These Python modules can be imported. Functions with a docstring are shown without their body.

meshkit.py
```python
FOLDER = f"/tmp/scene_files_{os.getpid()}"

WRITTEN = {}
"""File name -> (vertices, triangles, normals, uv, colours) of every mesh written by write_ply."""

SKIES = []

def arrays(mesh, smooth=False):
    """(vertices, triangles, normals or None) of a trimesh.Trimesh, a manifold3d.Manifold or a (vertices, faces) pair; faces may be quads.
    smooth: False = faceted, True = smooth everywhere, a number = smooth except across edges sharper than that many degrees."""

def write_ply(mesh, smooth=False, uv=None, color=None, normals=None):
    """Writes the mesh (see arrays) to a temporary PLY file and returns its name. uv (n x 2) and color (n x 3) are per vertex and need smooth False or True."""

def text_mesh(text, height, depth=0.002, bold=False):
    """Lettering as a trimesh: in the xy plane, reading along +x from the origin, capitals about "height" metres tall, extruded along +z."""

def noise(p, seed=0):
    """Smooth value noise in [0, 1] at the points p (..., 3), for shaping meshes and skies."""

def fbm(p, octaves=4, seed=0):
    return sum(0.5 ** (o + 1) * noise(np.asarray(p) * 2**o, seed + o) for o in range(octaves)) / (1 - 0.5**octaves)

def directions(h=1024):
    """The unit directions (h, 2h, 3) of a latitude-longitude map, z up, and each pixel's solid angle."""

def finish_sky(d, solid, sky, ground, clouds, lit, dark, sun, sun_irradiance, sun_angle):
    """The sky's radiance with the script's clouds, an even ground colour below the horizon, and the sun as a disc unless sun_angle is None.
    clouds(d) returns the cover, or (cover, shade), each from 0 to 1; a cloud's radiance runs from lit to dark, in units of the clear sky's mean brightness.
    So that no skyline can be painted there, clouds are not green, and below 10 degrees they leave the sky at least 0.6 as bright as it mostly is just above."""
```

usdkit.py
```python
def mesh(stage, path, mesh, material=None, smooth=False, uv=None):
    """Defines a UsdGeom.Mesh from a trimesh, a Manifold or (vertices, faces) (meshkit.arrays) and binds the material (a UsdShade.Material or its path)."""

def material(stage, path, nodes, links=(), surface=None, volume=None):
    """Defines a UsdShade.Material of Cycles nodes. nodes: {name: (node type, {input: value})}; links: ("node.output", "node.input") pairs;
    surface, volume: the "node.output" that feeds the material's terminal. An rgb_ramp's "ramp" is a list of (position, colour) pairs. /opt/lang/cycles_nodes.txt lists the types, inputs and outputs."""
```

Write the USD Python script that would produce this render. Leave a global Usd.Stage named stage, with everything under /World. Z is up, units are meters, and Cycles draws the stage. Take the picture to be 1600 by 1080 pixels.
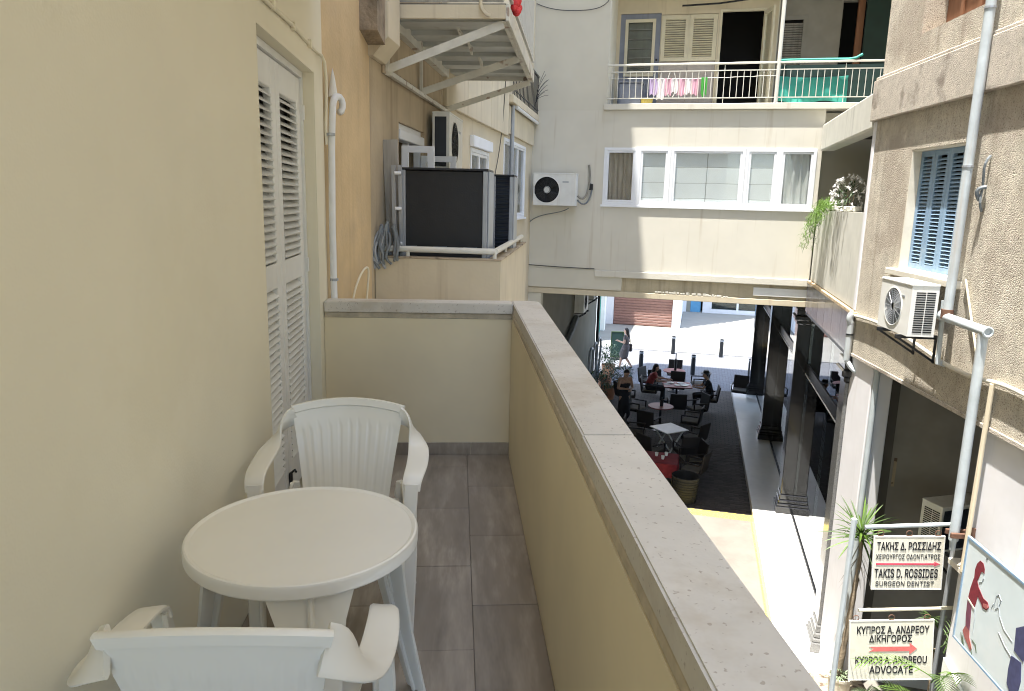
import math, random
import numpy as np, trimesh, manifold3d as m3
from shapely.geometry import Polygon, Point, box as sbox
import usdkit, meshkit
from pxr import Usd, UsdGeom, UsdLux, UsdShade, Gf, Sdf

stage = Usd.Stage.CreateInMemory()
UsdGeom.SetStageUpAxis(stage, UsdGeom.Tokens.z)
UsdGeom.SetStageMetersPerUnit(stage, 1.0)
stage.SetDefaultPrim(UsdGeom.Xform.Define(stage, '/World').GetPrim())
UsdGeom.Scope.Define(stage, '/World/Looks')
rng = random.Random(7)
PI = math.pi

# ------------------------------------------------------------------ camera
EYE = 6.5
cam = UsdGeom.Camera.Define(stage, '/World/camera')
yaw, pitch, roll = math.radians(-4.421), math.radians(11.214), math.radians(1.411)
cy, sy_ = math.cos(yaw), math.sin(yaw)
Rz = np.array([[cy, -sy_, 0], [sy_, cy, 0], [0, 0, 1]])
fw = np.array([0, math.cos(pitch), -math.sin(pitch)])
up0 = np.array([0, math.sin(pitch), math.cos(pitch)])
r0 = np.array([1.0, 0, 0])
right = Rz @ (r0 * math.cos(roll) + up0 * math.sin(roll))
up = Rz @ (up0 * math.cos(roll) - r0 * math.sin(roll))
fwd = Rz @ fw
cm = np.eye(4)
cm[:3, 0], cm[:3, 1], cm[:3, 2], cm[:3, 3] = right, up, -fwd, (0, 0, EYE)
cam.AddTransformOp().Set(Gf.Matrix4d(*cm.T.ravel().tolist()))
cam.CreateHorizontalApertureAttr(36.0)
cam.CreateVerticalApertureAttr(36.0 * 691 / 1024)
cam.CreateFocalLengthAttr(36.0 * 1150 / 1600)
cam.CreateClippingRangeAttr(Gf.Vec2f(0.05, 500))
cam.CreateExposureAttr(2.3)

# ------------------------------------------------------------------ sky and sun
sv = np.array([-0.1756, -0.118, 1.0]); sv /= np.linalg.norm(sv)
sun_el, sun_rot = math.asin(sv[2]), math.atan2(sv[0], sv[1])
usdkit.material(stage, '/World/Looks/sky_air', {
    'sky': ('sky_texture', {'sky_type': 'single_scattering', 'sun_disc': False, 'sun_elevation': sun_el, 'sun_rotation': sun_rot}),
    'bg': ('background_shader', {'strength': 0.135})}, [('sky.color', 'bg.color')], surface='bg.background')
dome = UsdLux.DomeLight.Define(stage, '/World/sky')
UsdShade.MaterialBindingAPI.Apply(dome.GetPrim()).Bind(UsdShade.Material.Get(stage, '/World/Looks/sky_air'))
sun = UsdLux.DistantLight.Define(stage, '/World/sun')
sun.CreateIntensityAttr(0.8); sun.CreateAngleAttr(0.53); sun.CreateColorAttr(Gf.Vec3f(1.0, 0.96, 0.9))
sun.CreateNormalizeAttr(True)
zax = sv; xax = np.cross([0, 1, 0], zax); xax /= np.linalg.norm(xax); yax = np.cross(zax, xax)
sm = np.eye(4); sm[:3, 0], sm[:3, 1], sm[:3, 2] = xax, yax, zax
sun.AddTransformOp().Set(Gf.Matrix4d(*sm.T.ravel().tolist()))

# ------------------------------------------------------------------ frames (clockwise turn in degrees)
def frame(o, deg):
    a = math.radians(deg); m = np.eye(4)
    m[:3, 0] = (math.cos(a), -math.sin(a), 0); m[:3, 1] = (math.sin(a), math.cos(a), 0); m[:2, 3] = o
    return m
def at(F, x, y, z): return (F @ np.array([x, y, z, 1.0]))[:3]
W = np.eye(4)
P = frame((0, 0), 18.2)                                    # x across the passage, y along it
FB = P.copy(); FB[:3, 3] = at(P, 0, 14.8, 0)               # facade of the building over the passage
L = frame((-0.83, 4.6), 9.5)                               # neighbour on the left: x out of the wall, y along it
L2 = frame(at(L, 0, 3.9, 0)[:2], 14.0)
R = frame(at(P, 2.11, 10.5, 0)[:2], 8.5)                   # pebble-dash building: x into the wall, y along it
def rot(rx=0, ry=0, rz=0, t=(0, 0, 0)):
    m = trimesh.transformations.euler_matrix(math.radians(rx), math.radians(ry), math.radians(rz)); m[:3, 3] = t
    return m

# ------------------------------------------------------------------ scene helpers
used = {}
def numbered(parent, name):
    k = (parent, name); n = used.get(k, 0); used[k] = n + 1
    return name if n == 0 else f'{name}_{n:03d}'
def data(prim, label=None, cat=None, group=None, kind=None):
    for k, v in (('label', label), ('category', cat), ('group', group), ('kind', kind)):
        if v: prim.SetCustomDataByKey(k, v)
def setm(x, F):
    UsdGeom.Xformable(x).AddTransformOp().Set(Gf.Matrix4d(*F.T.ravel().tolist()))
def thing(name, label, cat, F=W, loc=(0, 0, 0), rz=0, group=None):
    p = '/World/' + numbered('/World', name)
    x = UsdGeom.Xform.Define(stage, p)
    setm(x, F @ rot(rz=rz, t=loc)); data(x.GetPrim(), label, cat, group)
    return p
def geo(g):
    if isinstance(g, (list, tuple)):
        g = [x for x in g if x is not None]
        return trimesh.util.concatenate(g) if len(g) > 1 else g[0]
    return g
def part(parent, name, g, mat, smooth=False, label=None, kind=None):
    p = parent + '/' + numbered(parent, name)
    m = usdkit.mesh(stage, p, geo(g), '/World/Looks/' + mat, smooth=smooth)
    data(m.GetPrim(), label, kind=kind)
    return p
def solo(name, label, cat, g, mat, F=W, loc=(0, 0, 0), rz=0, smooth=False, group=None, kind=None):
    p = '/World/' + numbered('/World', name)
    m = usdkit.mesh(stage, p, geo(g), '/World/Looks/' + mat, smooth=smooth)
    setm(m, F @ rot(rz=rz, t=loc)); data(m.GetPrim(), label, cat, group, kind)
    return p
def struct(name, g, mat, F=W, kind='structure', smooth=False):
    return solo(name, None, None, g, mat, F, kind=kind, smooth=smooth)
def dup(src, name, label, cat, F=W, loc=(0, 0, 0), rz=0, group=None):
    p = '/World/' + numbered('/World', name)
    x = UsdGeom.Xform.Define(stage, p)
    x.GetPrim().GetReferences().AddInternalReference(src)
    x.ClearXformOpOrder()
    op = x.GetXformOpOrderAttr()
    t = UsdGeom.Xformable(x)
    a = x.GetPrim().GetAttribute('xformOp:transform')
    if not a: a = x.GetPrim().CreateAttribute('xformOp:transform', Sdf.ValueTypeNames.Matrix4d)
    a.Set(Gf.Matrix4d(*(F @ rot(rz=rz, t=loc)).T.ravel().tolist()))
    op.Set(['xformOp:transform'])
    data(x.GetPrim(), label, cat, group); x.GetPrim().SetInstanceable(True)
    return p

# ------------------------------------------------------------------ shapes
def bx(x0, x1, y0, y1, z0, z1, b=0.0):
    x0, x1 = min(x0, x1), max(x0, x1); y0, y1 = min(y0, y1), max(y0, y1); z0, z1 = min(z0, z1), max(z0, z1)
    b = min(b, 0.45 * min(x1 - x0, y1 - y0, z1 - z0))
    if b <= 0:
        m = trimesh.creation.box((x1 - x0, y1 - y0, z1 - z0)); m.apply_translation(((x0 + x1) / 2, (y0 + y1) / 2, (z0 + z1) / 2)); return m
    pts = []
    for X, sx in ((x0, 1), (x1, -1)):
        for Y, sy in ((y0, 1), (y1, -1)):
            for Z, sz in ((z0, 1), (z1, -1)):
                pts += [(X, Y + sy * b, Z + sz * b), (X + sx * b, Y, Z + sz * b), (X + sx * b, Y + sy * b, Z)]
    return hull(pts)
def hull(pts):
    m = m3.Manifold.hull_points(np.asarray(pts, np.float64)).to_mesh()
    return trimesh.Trimesh(m.vert_properties[:, :3], m.tri_verts, process=False)
def tf(g, M): g = geo(g).copy(); g.apply_transform(M); return g
def tube(pts, r, n=8, caps=True):
    pts = np.asarray(pts, float); k = len(pts)
    rr = np.broadcast_to(np.asarray(r, float), (k,))
    t = np.gradient(pts, axis=0); t /= np.maximum(np.linalg.norm(t, axis=1, keepdims=True), 1e-9)
    ref = np.array([0, 0, 1.0]) if abs(t[0][2]) < 0.9 else np.array([1.0, 0, 0])
    V = []; u = np.cross(t[0], ref); u /= np.linalg.norm(u)
    for i in range(k):
        u = u - t[i] * (u @ t[i]); u /= np.linalg.norm(u); w = np.cross(t[i], u)
        a = np.arange(n) * 2 * PI / n
        V.append(pts[i] + rr[i] * (np.cos(a)[:, None] * u + np.sin(a)[:, None] * w))
    V = np.vstack(V); Fc = []
    for i in range(k - 1):
        for j in range(n):
            a, b = i * n + j, i * n + (j + 1) % n
            Fc += [(a, b, b + n), (a, b + n, a + n)]
    if caps:
        c0, c1 = len(V), len(V) + 1; V = np.vstack([V, pts[:1], pts[-1:]])
        for j in range(n):
            Fc += [(c0, (j + 1) % n, j), (c1, (k - 1) * n + j, (k - 1) * n + (j + 1) % n)]
    return trimesh.Trimesh(V, Fc, process=False)
def bar(a, b, w, h, b0=0.0, upv=(0, 0, 1)):
    a, b = np.asarray(a, float), np.asarray(b, float); d = b - a; l = np.linalg.norm(d); d /= l
    s = np.cross(d, upv); s /= np.linalg.norm(s); u = np.cross(s, d)
    m = bx(-w / 2, w / 2, 0, l, -h / 2, h / 2, b0); M = np.eye(4); M[:3, 0], M[:3, 1], M[:3, 2], M[:3, 3] = s, d, u, a
    m.apply_transform(M); return m
def lathe(prof, n=32):
    return trimesh.creation.revolve(np.asarray(prof, float), sections=n)
def extr(poly, h): return trimesh.creation.extrude_polygon(poly, h, engine='earcut')
def wall_x(poly, x0, x1):
    """polygon in (y, z) extruded from x0 to x1"""
    m = extr(poly, abs(x1 - x0)); M = np.array([[0, 0, 1, min(x0, x1)], [1, 0, 0, 0], [0, 1, 0, 0], [0, 0, 0, 1.0]]); m.apply_transform(M); return m
def wall_y(poly, y0, y1):
    """polygon in (x, z) extruded from y0 to y1"""
    m = extr(poly, abs(y1 - y0)); M = np.array([[1, 0, 0, 0], [0, 0, -1, max(y0, y1)], [0, 1, 0, 0], [0, 0, 0, 1.0]]); m.apply_transform(M); return m
def frame_y(x0, x1, z0, z1, w, y0, y1): return wall_y(sbox(x0, z0, x1, z1).difference(sbox(x0 + w, z0 + w, x1 - w, z1 - w)), y0, y1)
def frame_x(y0, y1, z0, z1, w, x0, x1): return wall_x(sbox(y0, z0, y1, z1).difference(sbox(y0 + w, z0 + w, y1 - w, z1 - w)), x0, x1)
def ribbon(pts, wd, w, t):
    pts = np.asarray(pts, float); k = len(pts)
    wd = np.broadcast_to(np.asarray(wd, float), (k, 3)); w = np.broadcast_to(np.asarray(w, float), (k,)); t = np.broadcast_to(np.asarray(t, float), (k,))
    tan = np.gradient(pts, axis=0); tan /= np.linalg.norm(tan, axis=1, keepdims=True)
    cs = [(-1, -.4), (-.8, -1), (-.3, -1), (.3, -1), (.8, -1), (1, -.4), (1, .4), (.8, 1), (.3, 1), (-.3, 1), (-.8, 1), (-1, .4)]; n = len(cs)
    V = []
    for i in range(k):
        a = wd[i] - tan[i] * (wd[i] @ tan[i]); a /= np.linalg.norm(a); nn = np.cross(tan[i], a)
        V += [pts[i] + a * c * w[i] / 2 + nn * d * t[i] / 2 for c, d in cs]
    Fc = []
    for i in range(k - 1):
        for j in range(n):
            a, b = i * n + j, i * n + (j + 1) % n
            Fc += [(a, b, b + n), (a, b + n, a + n)]
    for j in range(1, n - 1):
        Fc += [(0, j + 1, j), ((k - 1) * n, (k - 1) * n + j, (k - 1) * n + j + 1)]
    m = trimesh.Trimesh(V, Fc, process=False); trimesh.repair.fix_normals(m); return m
def spline(pts, n=24):
    from scipy.interpolate import CubicSpline
    pts = np.asarray(pts, float); s = np.r_[0, np.cumsum(np.linalg.norm(np.diff(pts, axis=0), axis=1))]
    return CubicSpline(s, pts)(np.linspace(0, s[-1], n))
def shell(Fr_, Bk):
    n, m = Fr_.shape[:2]; V = np.vstack([Fr_.reshape(-1, 3), Bk.reshape(-1, 3)]); N = n * m; Fc = []
    for i in range(n - 1):
        for j in range(m - 1):
            a, b, c, d = i * m + j, i * m + j + 1, (i + 1) * m + j + 1, (i + 1) * m + j
            Fc += [(a, b, c), (a, c, d), (N + a, N + c, N + b), (N + a, N + d, N + c)]
    ring = [j for j in range(m)] + [i * m + m - 1 for i in range(1, n)] + [(n - 1) * m + j for j in range(m - 2, -1, -1)] + [i * m for i in range(n - 2, 0, -1)]
    for a, b in zip(ring, ring[1:] + ring[:1]): Fc += [(b, a, N + a), (b, N + a, N + b)]
    msh = trimesh.Trimesh(V, Fc, process=False); trimesh.repair.fix_normals(msh); return msh
def blade(base, d, L_, w, droop=0.3, fold=0.25, n=6, roll_=0.0):
    """one strap leaf that bends down; thin closed strip with a folded midrib"""
    d = np.asarray(d, float); d /= np.linalg.norm(d); base = np.asarray(base, float)
    s = np.cross(d, (0, 0, 1)); s = s / np.linalg.norm(s) if np.linalg.norm(s) > 1e-3 else np.array([1.0, 0, 0])
    V = []; Fc = []
    for i in range(n + 1):
        f = i / n; c = base + d * L_ * f + np.array([0, 0, -droop * L_ * f * f]); ww = w * (0.55 + 0.9 * f) * (1 - f) ** 0.6 if f > .3 else w * (0.55 + 0.9 * f)
        ww = max(ww, 0.0015); u = np.array([0, 0, fold * ww])
        V += [c - s * ww / 2 + u, c, c + s * ww / 2 + u]
    for i in range(n):
        a = i * 3
        for k in (0, 1): Fc += [(a + k, a + k + 1, a + k + 4), (a + k, a + k + 4, a + k + 3)]
    return trimesh.Trimesh(V, Fc, process=False)

# ------------------------------------------------------------------ materials
def mat(name, col, rough=.6, var=.1, vs=3., bump=0., bs=60., bd=.01, streak=None, speck=None, metal=0., rnd=0., stretch=None, coat=0., brick=None, vor=None, spec=.5, patch=None, trans=0.):
    n = {'g': ('geometry', {}), 'mp': ('mapping', {'scale': stretch or (1, 1, 1)}), 'n1': ('noise_texture', {'scale': vs, 'detail': 5.0, 'roughness': .6}),
         'mr': ('map_range', {'from_min': .3, 'from_max': .7, 'to_min': 1 - var, 'to_max': 1 + var}),
         'h': ('hsv', {'color': col}), 'p': ('principled_bsdf', {'roughness': rough, 'metallic': metal, 'coat_weight': coat, 'specular_ior_level': spec})}
    l = [('g.position', 'mp.vector'), ('mp.vector', 'n1.vector'), ('n1.fac', 'mr.value')]
    v = 'mr.result'
    if rnd:
        n['oi'] = ('object_info', {}); n['mr2'] = ('map_range', {'to_min': 1 - rnd, 'to_max': 1 + rnd}); n['mu'] = ('math', {'math_type': 'multiply'})
        l += [('oi.random', 'mr2.value'), (v, 'mu.value1'), ('mr2.result', 'mu.value2')]; v = 'mu.value'
    if brick:
        c2, mortar, sc, bw, rh, deg = brick
        n['bm'] = ('mapping', {'rotation': (0, 0, math.radians(deg))})
        n['bk'] = ('brick_texture', {'color1': col, 'color2': c2, 'mortar': mortar, 'scale': sc, 'brick_width': bw, 'row_height': rh, 'mortar_size': .01})
        l += [('g.position', 'bm.vector'), ('bm.vector', 'bk.vector'), ('bk.color', 'h.color')]
    l.append((v, 'h.value')); c = 'h.color'
    if patch:
        pc, ps, pt, pa = patch
        n['pn'] = ('noise_texture', {'scale': ps, 'detail': 6.0, 'roughness': .65}); n['pr'] = ('rgb_ramp', {'ramp': [(pt - .04, (0, 0, 0)), (pt + .06, (pa, pa, pa))]}); n['px'] = ('mix', {'color2': pc})
        l += [('mp.vector', 'pn.vector'), ('pn.fac', 'pr.fac'), ('pr.color', 'px.fac'), (c, 'px.color1')]; c = 'px.color'
    if streak:
        sc, amt = streak[:2]; lo = streak[2] if len(streak) > 2 else .5
        n['sm'] = ('mapping', {'scale': (7, 7, .35)}); n['sn'] = ('noise_texture', {'scale': 1.3, 'detail': 5.0, 'roughness': .6}); n['sr'] = ('rgb_ramp', {'ramp': [(lo, (0, 0, 0)), (lo + .22, (amt, amt, amt))]}); n['sx'] = ('mix', {'color2': sc})
        l += [('g.position', 'sm.vector'), ('sm.vector', 'sn.vector'), ('sn.fac', 'sr.fac'), ('sr.color', 'sx.fac'), (c, 'sx.color1')]; c = 'sx.color'
    if speck:
        kc, ks, kt, ka = speck
        n['kn'] = ('noise_texture', {'scale': ks, 'detail': 2.0}); n['kr'] = ('rgb_ramp', {'ramp': [(kt, (0, 0, 0)), (kt + .05, (ka, ka, ka))]}); n['kx'] = ('mix', {'color2': kc})
        l += [('mp.vector', 'kn.vector'), ('kn.fac', 'kr.fac'), ('kr.color', 'kx.fac'), (c, 'kx.color1')]; c = 'kx.color'
    l.append((c, 'p.base_color'))
    if bump:
        if vor: n['bn'] = ('voronoi_texture', {'scale': bs}); src = 'bn.distance'
        else: n['bn'] = ('noise_texture', {'scale': bs, 'detail': 4.0}); src = 'bn.fac'
        n['b'] = ('bump', {'strength': bump, 'distance': bd, 'invert': bool(vor)})
        l += [('mp.vector', 'bn.vector'), (src, 'b.height'), ('b.normal', 'p.normal')]
    s = 'p.BSDF'
    if trans:
        n['tl'] = ('translucent_bsdf', {'color': tuple(min(1, x * 1.6) for x in col)}); n['ms'] = ('mix_closure', {'fac': trans})
        l += [('p.BSDF', 'ms.closure1'), ('tl.BSDF', 'ms.closure2')]; s = 'ms.closure'
    usdkit.material(stage, '/World/Looks/' + name, n, l, surface=s)
def glass(name, tint=(.97, .98, .975), add=.45, rough=.01):
    usdkit.material(stage, '/World/Looks/' + name, {'f': ('fresnel', {'IOR': 1.5}), 'm': ('math', {'math_type': 'multiply', 'value2': add}), 't': ('transparent_bsdf', {'color': tint}), 'g': ('glossy_bsdf', {'roughness': rough, 'color': (.95, .97, 1)}), 'x': ('mix_closure', {})},
        [('f.fac', 'm.value1'), ('m.value', 'x.fac'), ('t.BSDF', 'x.closure1'), ('g.BSDF', 'x.closure2')], surface='x.closure')

mat('cream_paint', (.76, .705, .54), .7, .035, 1.2, .22, 130, .004, patch=((.69, .63, .455), 1.1, .58, .35))
mat('parapet_paint', (.76, .66, .445), .75, .05, 1.5, .12, 90, .004)
mat('coping_stone', (.60, .56, .48), .6, .08, 5, .35, 60, .004, speck=((.26, .20, .14), 75, .65, .55), patch=((.46, .39, .29), 3.0, .57, .5))
mat('mortar', (.50, .43, .31), .85, .2, 14, .4, 80, .006)
mat('floor_tile', (.325, .275, .212), .55, .30, 5, .12, 40, .002, rnd=.14, stretch=(2.6, .45, 1), patch=((.225, .185, .14), 2.2, .53, .6))
mat('grout', (.20, .17, .135), .9, .1, 8)
mat('white_plastic', (.80, .77, .675), .32, .03, 3, .05, 30, .002)
mat('white_paint', (.76, .76, .72), .45, .05, 4, .06, 30, .003)
mat('slat_paint', (.72, .73, .70), .5, .06, 5, rnd=.03)
mat('white_pvc', (.74, .75, .75), .4, .05, 6)
mat('old_white_pipe', (.44, .485, .50), .5, .12, 5, .15, 40, .003, streak=((.32, .22, .13), .5, .55))
mat('rust', (.13, .065, .04), .85, .3, 12, .4, 50, .005)
mat('orange_render', (.60, .445, .245), .85, .12, 2.0, .35, 45, .008, streak=((.38, .27, .16), .35, .52), patch=((.50, .38, .24), 1.1, .56, .6))
mat('beige_render', (.46, .37, .245), .85, .14, 2.0, .35, 45, .008, streak=((.22, .16, .10), .6, .52))
mat('pale_render', (.60, .525, .38), .8, .08, 2.0, .2, 45, .006, streak=((.34, .26, .17), .5, .56))
mat('dirty_concrete', (.38, .31, .215), .85, .2, 5, .4, 30, .01, speck=((.08, .05, .035), 8, .58, .85))
mat('rust_concrete', (.26, .205, .14), .9, .4, 7, .8, 30, .015)
mat('facade_paint', (.64, .61, .52), .75, .05, 1.2, .12, 60, .005, streak=((.40, .32, .21), .55, .58))
mat('facade_grey', (.62, .59, .495), .8, .05, 1.2, .12, 60, .005)
mat('beam_stain', (.52, .45, .31), .8, .14, 3, .3, 30, .008, streak=((.24, .18, .11), .65, .52))
mat('sheet_metal', (.50, .51, .47), .5, .1, 4, .1, 30, .003, metal=.15, streak=((.30, .22, .14), .5, .58))
mat('steel_paint', (.60, .58, .50), .5, .12, 6, .15, 40, .003, speck=((.20, .10, .05), 9, .63, .7))
mat('ac_white', (.72, .72, .68), .45, .06, 5, streak=((.42, .36, .27), .35, .58))
mat('ac_black', (.012, .013, .015), .45, .2, 5)
mat('coil_black', (.010, .011, .012), .6, .3, 4, .3, 90, .004)
mat('coil_blue', (.018, .024, .035), .5, .2, 8)
mat('grey_metal', (.36, .38, .40), .4, .1, 5, metal=.4)
mat('dark_metal', (.03, .032, .035), .35, .15, 5, metal=.5)
mat('wood_grey', (.33, .31, .27), .8, .25, 6, .3, 40, .005, stretch=(3, 3, .3))
mat('brown_wood', (.20, .09, .045), .6, .2, 8, stretch=(3, 3, .3))
mat('hose_grey', (.16, .18, .19), .6, .2, 10)
mat('window_white', (.80, .82, .84), .35, .03, 4)
mat('curtain_beige', (.52, .46, .37), .9, .1, 6, trans=.25)
mat('curtain_white', (.78, .79, .76), .9, .05, 6, trans=.25)
mat('blind_white', (.82, .85, .84), .7, .04, 3, trans=.15)
mat('interior_dark', (.05, .045, .04), .9, .2, 3)
mat('black_void', (.012, .011, .010), .9, .2, 3)
mat('door_bluegrey', (.20, .22, .27), .6, .1, 5, streak=((.12, .12, .13), .4))
mat('door_cream', (.62, .57, .42), .6, .08, 5)
mat('door_glass', (.14, .15, .12), .25, .2, 4)
mat('mauve_panel', (.42, .38, .35), .7, .1, 5, streak=((.28, .25, .22), .5))
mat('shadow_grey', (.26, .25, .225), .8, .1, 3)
mat('rail_white', (.66, .64, .56), .4, .06, 6)
mat('tarp_teal', (.06, .40, .32), .55, .15, 4, .2, 20, .01, trans=.2)
mat('tarp_dark', (.008, .032, .027), .6, .15, 4)
mat('cloth_pink', (.68, .42, .51), .9, .12, 14, .2, 60, .004, trans=.25)
mat('cloth_white', (.78, .74, .76), .9, .1, 14, .2, 60, .004, trans=.25)
mat('cloth_lilac', (.52, .42, .60), .9, .1, 14, trans=.25)
mat('cloth_green', (.07, .38, .06), .8, .1, 14, trans=.25)
mat('flower_red', (.65, .04, .04), .6, .2, 20)
mat('pebble_dash', (.53, .482, .395), .9, .16, 7, .5, 80, .014, speck=((.16, .13, .10), 70, .585, .75), patch=((.36, .30, .235), .9, .53, .65), streak=((.25, .20, .14), .55, .56), vor=True)
mat('ledge_dash', (.50, .45, .38), .9, .14, 9, .42, 88, .012, speck=((.17, .14, .11), 72, .595, .7), patch=((.20, .165, .13), 2.0, .58, .75), vor=True)
mat('sill_stone', (.66, .62, .52), .6, .1, 6, .2, 40, .005)
mat('shutter_blue', (.24, .36, .50), .55, .10, 6, .15, 50, .003, rnd=.05, patch=((.36, .44, .50), 3, .6, .5))
mat('planter_wall', (.62, .61, .54), .8, .08, 3, .2, 40, .006, streak=((.10, .085, .07), .85, .60))
mat('rubble', (.50, .38, .24), .9, .35, 14, .8, 30, .02)
mat('granite_grey', (.17, .165, .18), .22, .25, 4, .0, streak=((.30, .29, .30), .5, .5), coat=.3)
mat('granite_black', (.012, .012, .013), .12, .3, 60, coat=.4)
mat('granite_mid', (.17, .17, .165), .2, .3, 50, coat=.3)
mat('post_green', (.70, .78, .72), .6, .05, 3)
mat('marble_white', (.78, .77, .73), .3, .05, 2, streak=((.62, .6, .56), .3))
mat('white_wall', (.72, .71, .72), .75, .05, 2, .1, 40, .004, streak=((.50, .46, .40), .4, .58))
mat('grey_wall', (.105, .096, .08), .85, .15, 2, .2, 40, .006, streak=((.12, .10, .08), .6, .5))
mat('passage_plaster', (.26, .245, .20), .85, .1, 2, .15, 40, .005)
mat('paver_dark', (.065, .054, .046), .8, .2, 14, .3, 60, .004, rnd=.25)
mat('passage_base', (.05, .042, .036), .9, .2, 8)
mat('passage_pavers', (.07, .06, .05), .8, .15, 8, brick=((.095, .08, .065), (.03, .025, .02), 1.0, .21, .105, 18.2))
mat('concrete_ground', (.19, .175, .15), .85, .12, 1.5, .2, 40, .006, patch=((.15, .135, .115), 1.2, .56, .5))
mat('street_paving', (.48, .47, .44), .8, .08, 2, brick=((.53, .52, .48), (.36, .35, .33), 1.0, .4, .2, 18.2))
mat('street_plain', (.30, .29, .26), .85, .08, 1.2)
mat('street_grey', (.17, .175, .19), .8, .12, 9, brick=((.20, .205, .22), (.10, .10, .105), 1.0, .22, .11, 18.2))
mat('kerb_stone', (.28, .275, .26), .8, .1, 4)
mat('yellow_paint', (.72, .56, .08), .7, .12, 7, .2, 40, .004, speck=((.40, .36, .22), 30, .6, .8))
mat('bucket_yellow', (.34, .27, .06), .6, .15, 8)
mat('rib_brown', (.26, .135, .105), .5, .1, 6, rnd=.06)
mat('blue_door', (.10, .30, .50), .5, .08, 5)
mat('rattan', (.022, .017, .014), .6, .3, 40, .5, 120, .004)
mat('wicker', (.018, .017, .014), .8, .25, 30)
mat('cushion', (.14, .125, .10), .9, .1, 8)
mat('red_table', (.26, .055, .045), .45, .1, 6)
mat('red_cloth', (.20, .014, .018), .8, .2, 12)
mat('steel_table', (.72, .72, .68), .3, .05, 5)
mat('skin', (.50, .30, .21), .55, .06, 20)
mat('hair_dark', (.02, .014, .011), .55, .2, 40)
mat('dress_black', (.02, .02, .024), .85, .15, 12)
mat('top_red', (.30, .05, .045), .85, .1, 12)
mat('dress_grey', (.11, .09, .085), .85, .12, 12)
mat('leaf_green', (.07, .12, .032), .55, .25, 8, rnd=.15, trans=.3)
mat('leaf_bright', (.12, .21, .035), .5, .2, 8, rnd=.12, trans=.35)
mat('leaf_dark', (.035, .065, .022), .5, .3, 8, trans=.2)
mat('leaf_pale', (.26, .32, .20), .5, .2, 8, rnd=.15, trans=.3)
mat('flower_white', (.78, .76, .72), .7, .1, 20, trans=.2)
mat('bark', (.30, .24, .17), .9, .3, 12, .6, 40, .01)
mat('pot_white', (.62, .59, .50), .6, .15, 6, streak=((.3, .25, .18), .5))
mat('pot_clay', (.42, .19, .10), .8, .15, 8)
mat('soil', (.06, .045, .03), .95, .3, 20, .6, 60, .01)
mat('sign_white', (.74, .71, .60), .5, .06, 4, .05, 30, .003, patch=((.58, .52, .38), 3, .6, .45), streak=((.45, .35, .2), .4, .6))
mat('sign_board', (.62, .70, .72), .3, .06, 2, patch=((.70, .74, .74), 1.2, .5, .5))
mat('ink_black', (.015, .015, .018), .6, .2, 30)
mat('ink_red', (.62, .08, .12), .6, .15, 14)
mat('ink_coral', (.70, .16, .15), .6, .12, 14)
mat('ink_crimson', (.19, .014, .026), .6, .25, 30)
mat('ink_mauve', (.17, .05, .085), .6, .2, 20)
mat('ink_rose', (.38, .12, .11), .6, .2, 20)
mat('ink_blue', (.055, .06, .14), .6, .2, 20)
mat('ink_grey', (.30, .33, .35), .6, .1, 20)
glass('clear_glass')
glass('shop_glass', (.80, .88, .85), 1.0)

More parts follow.
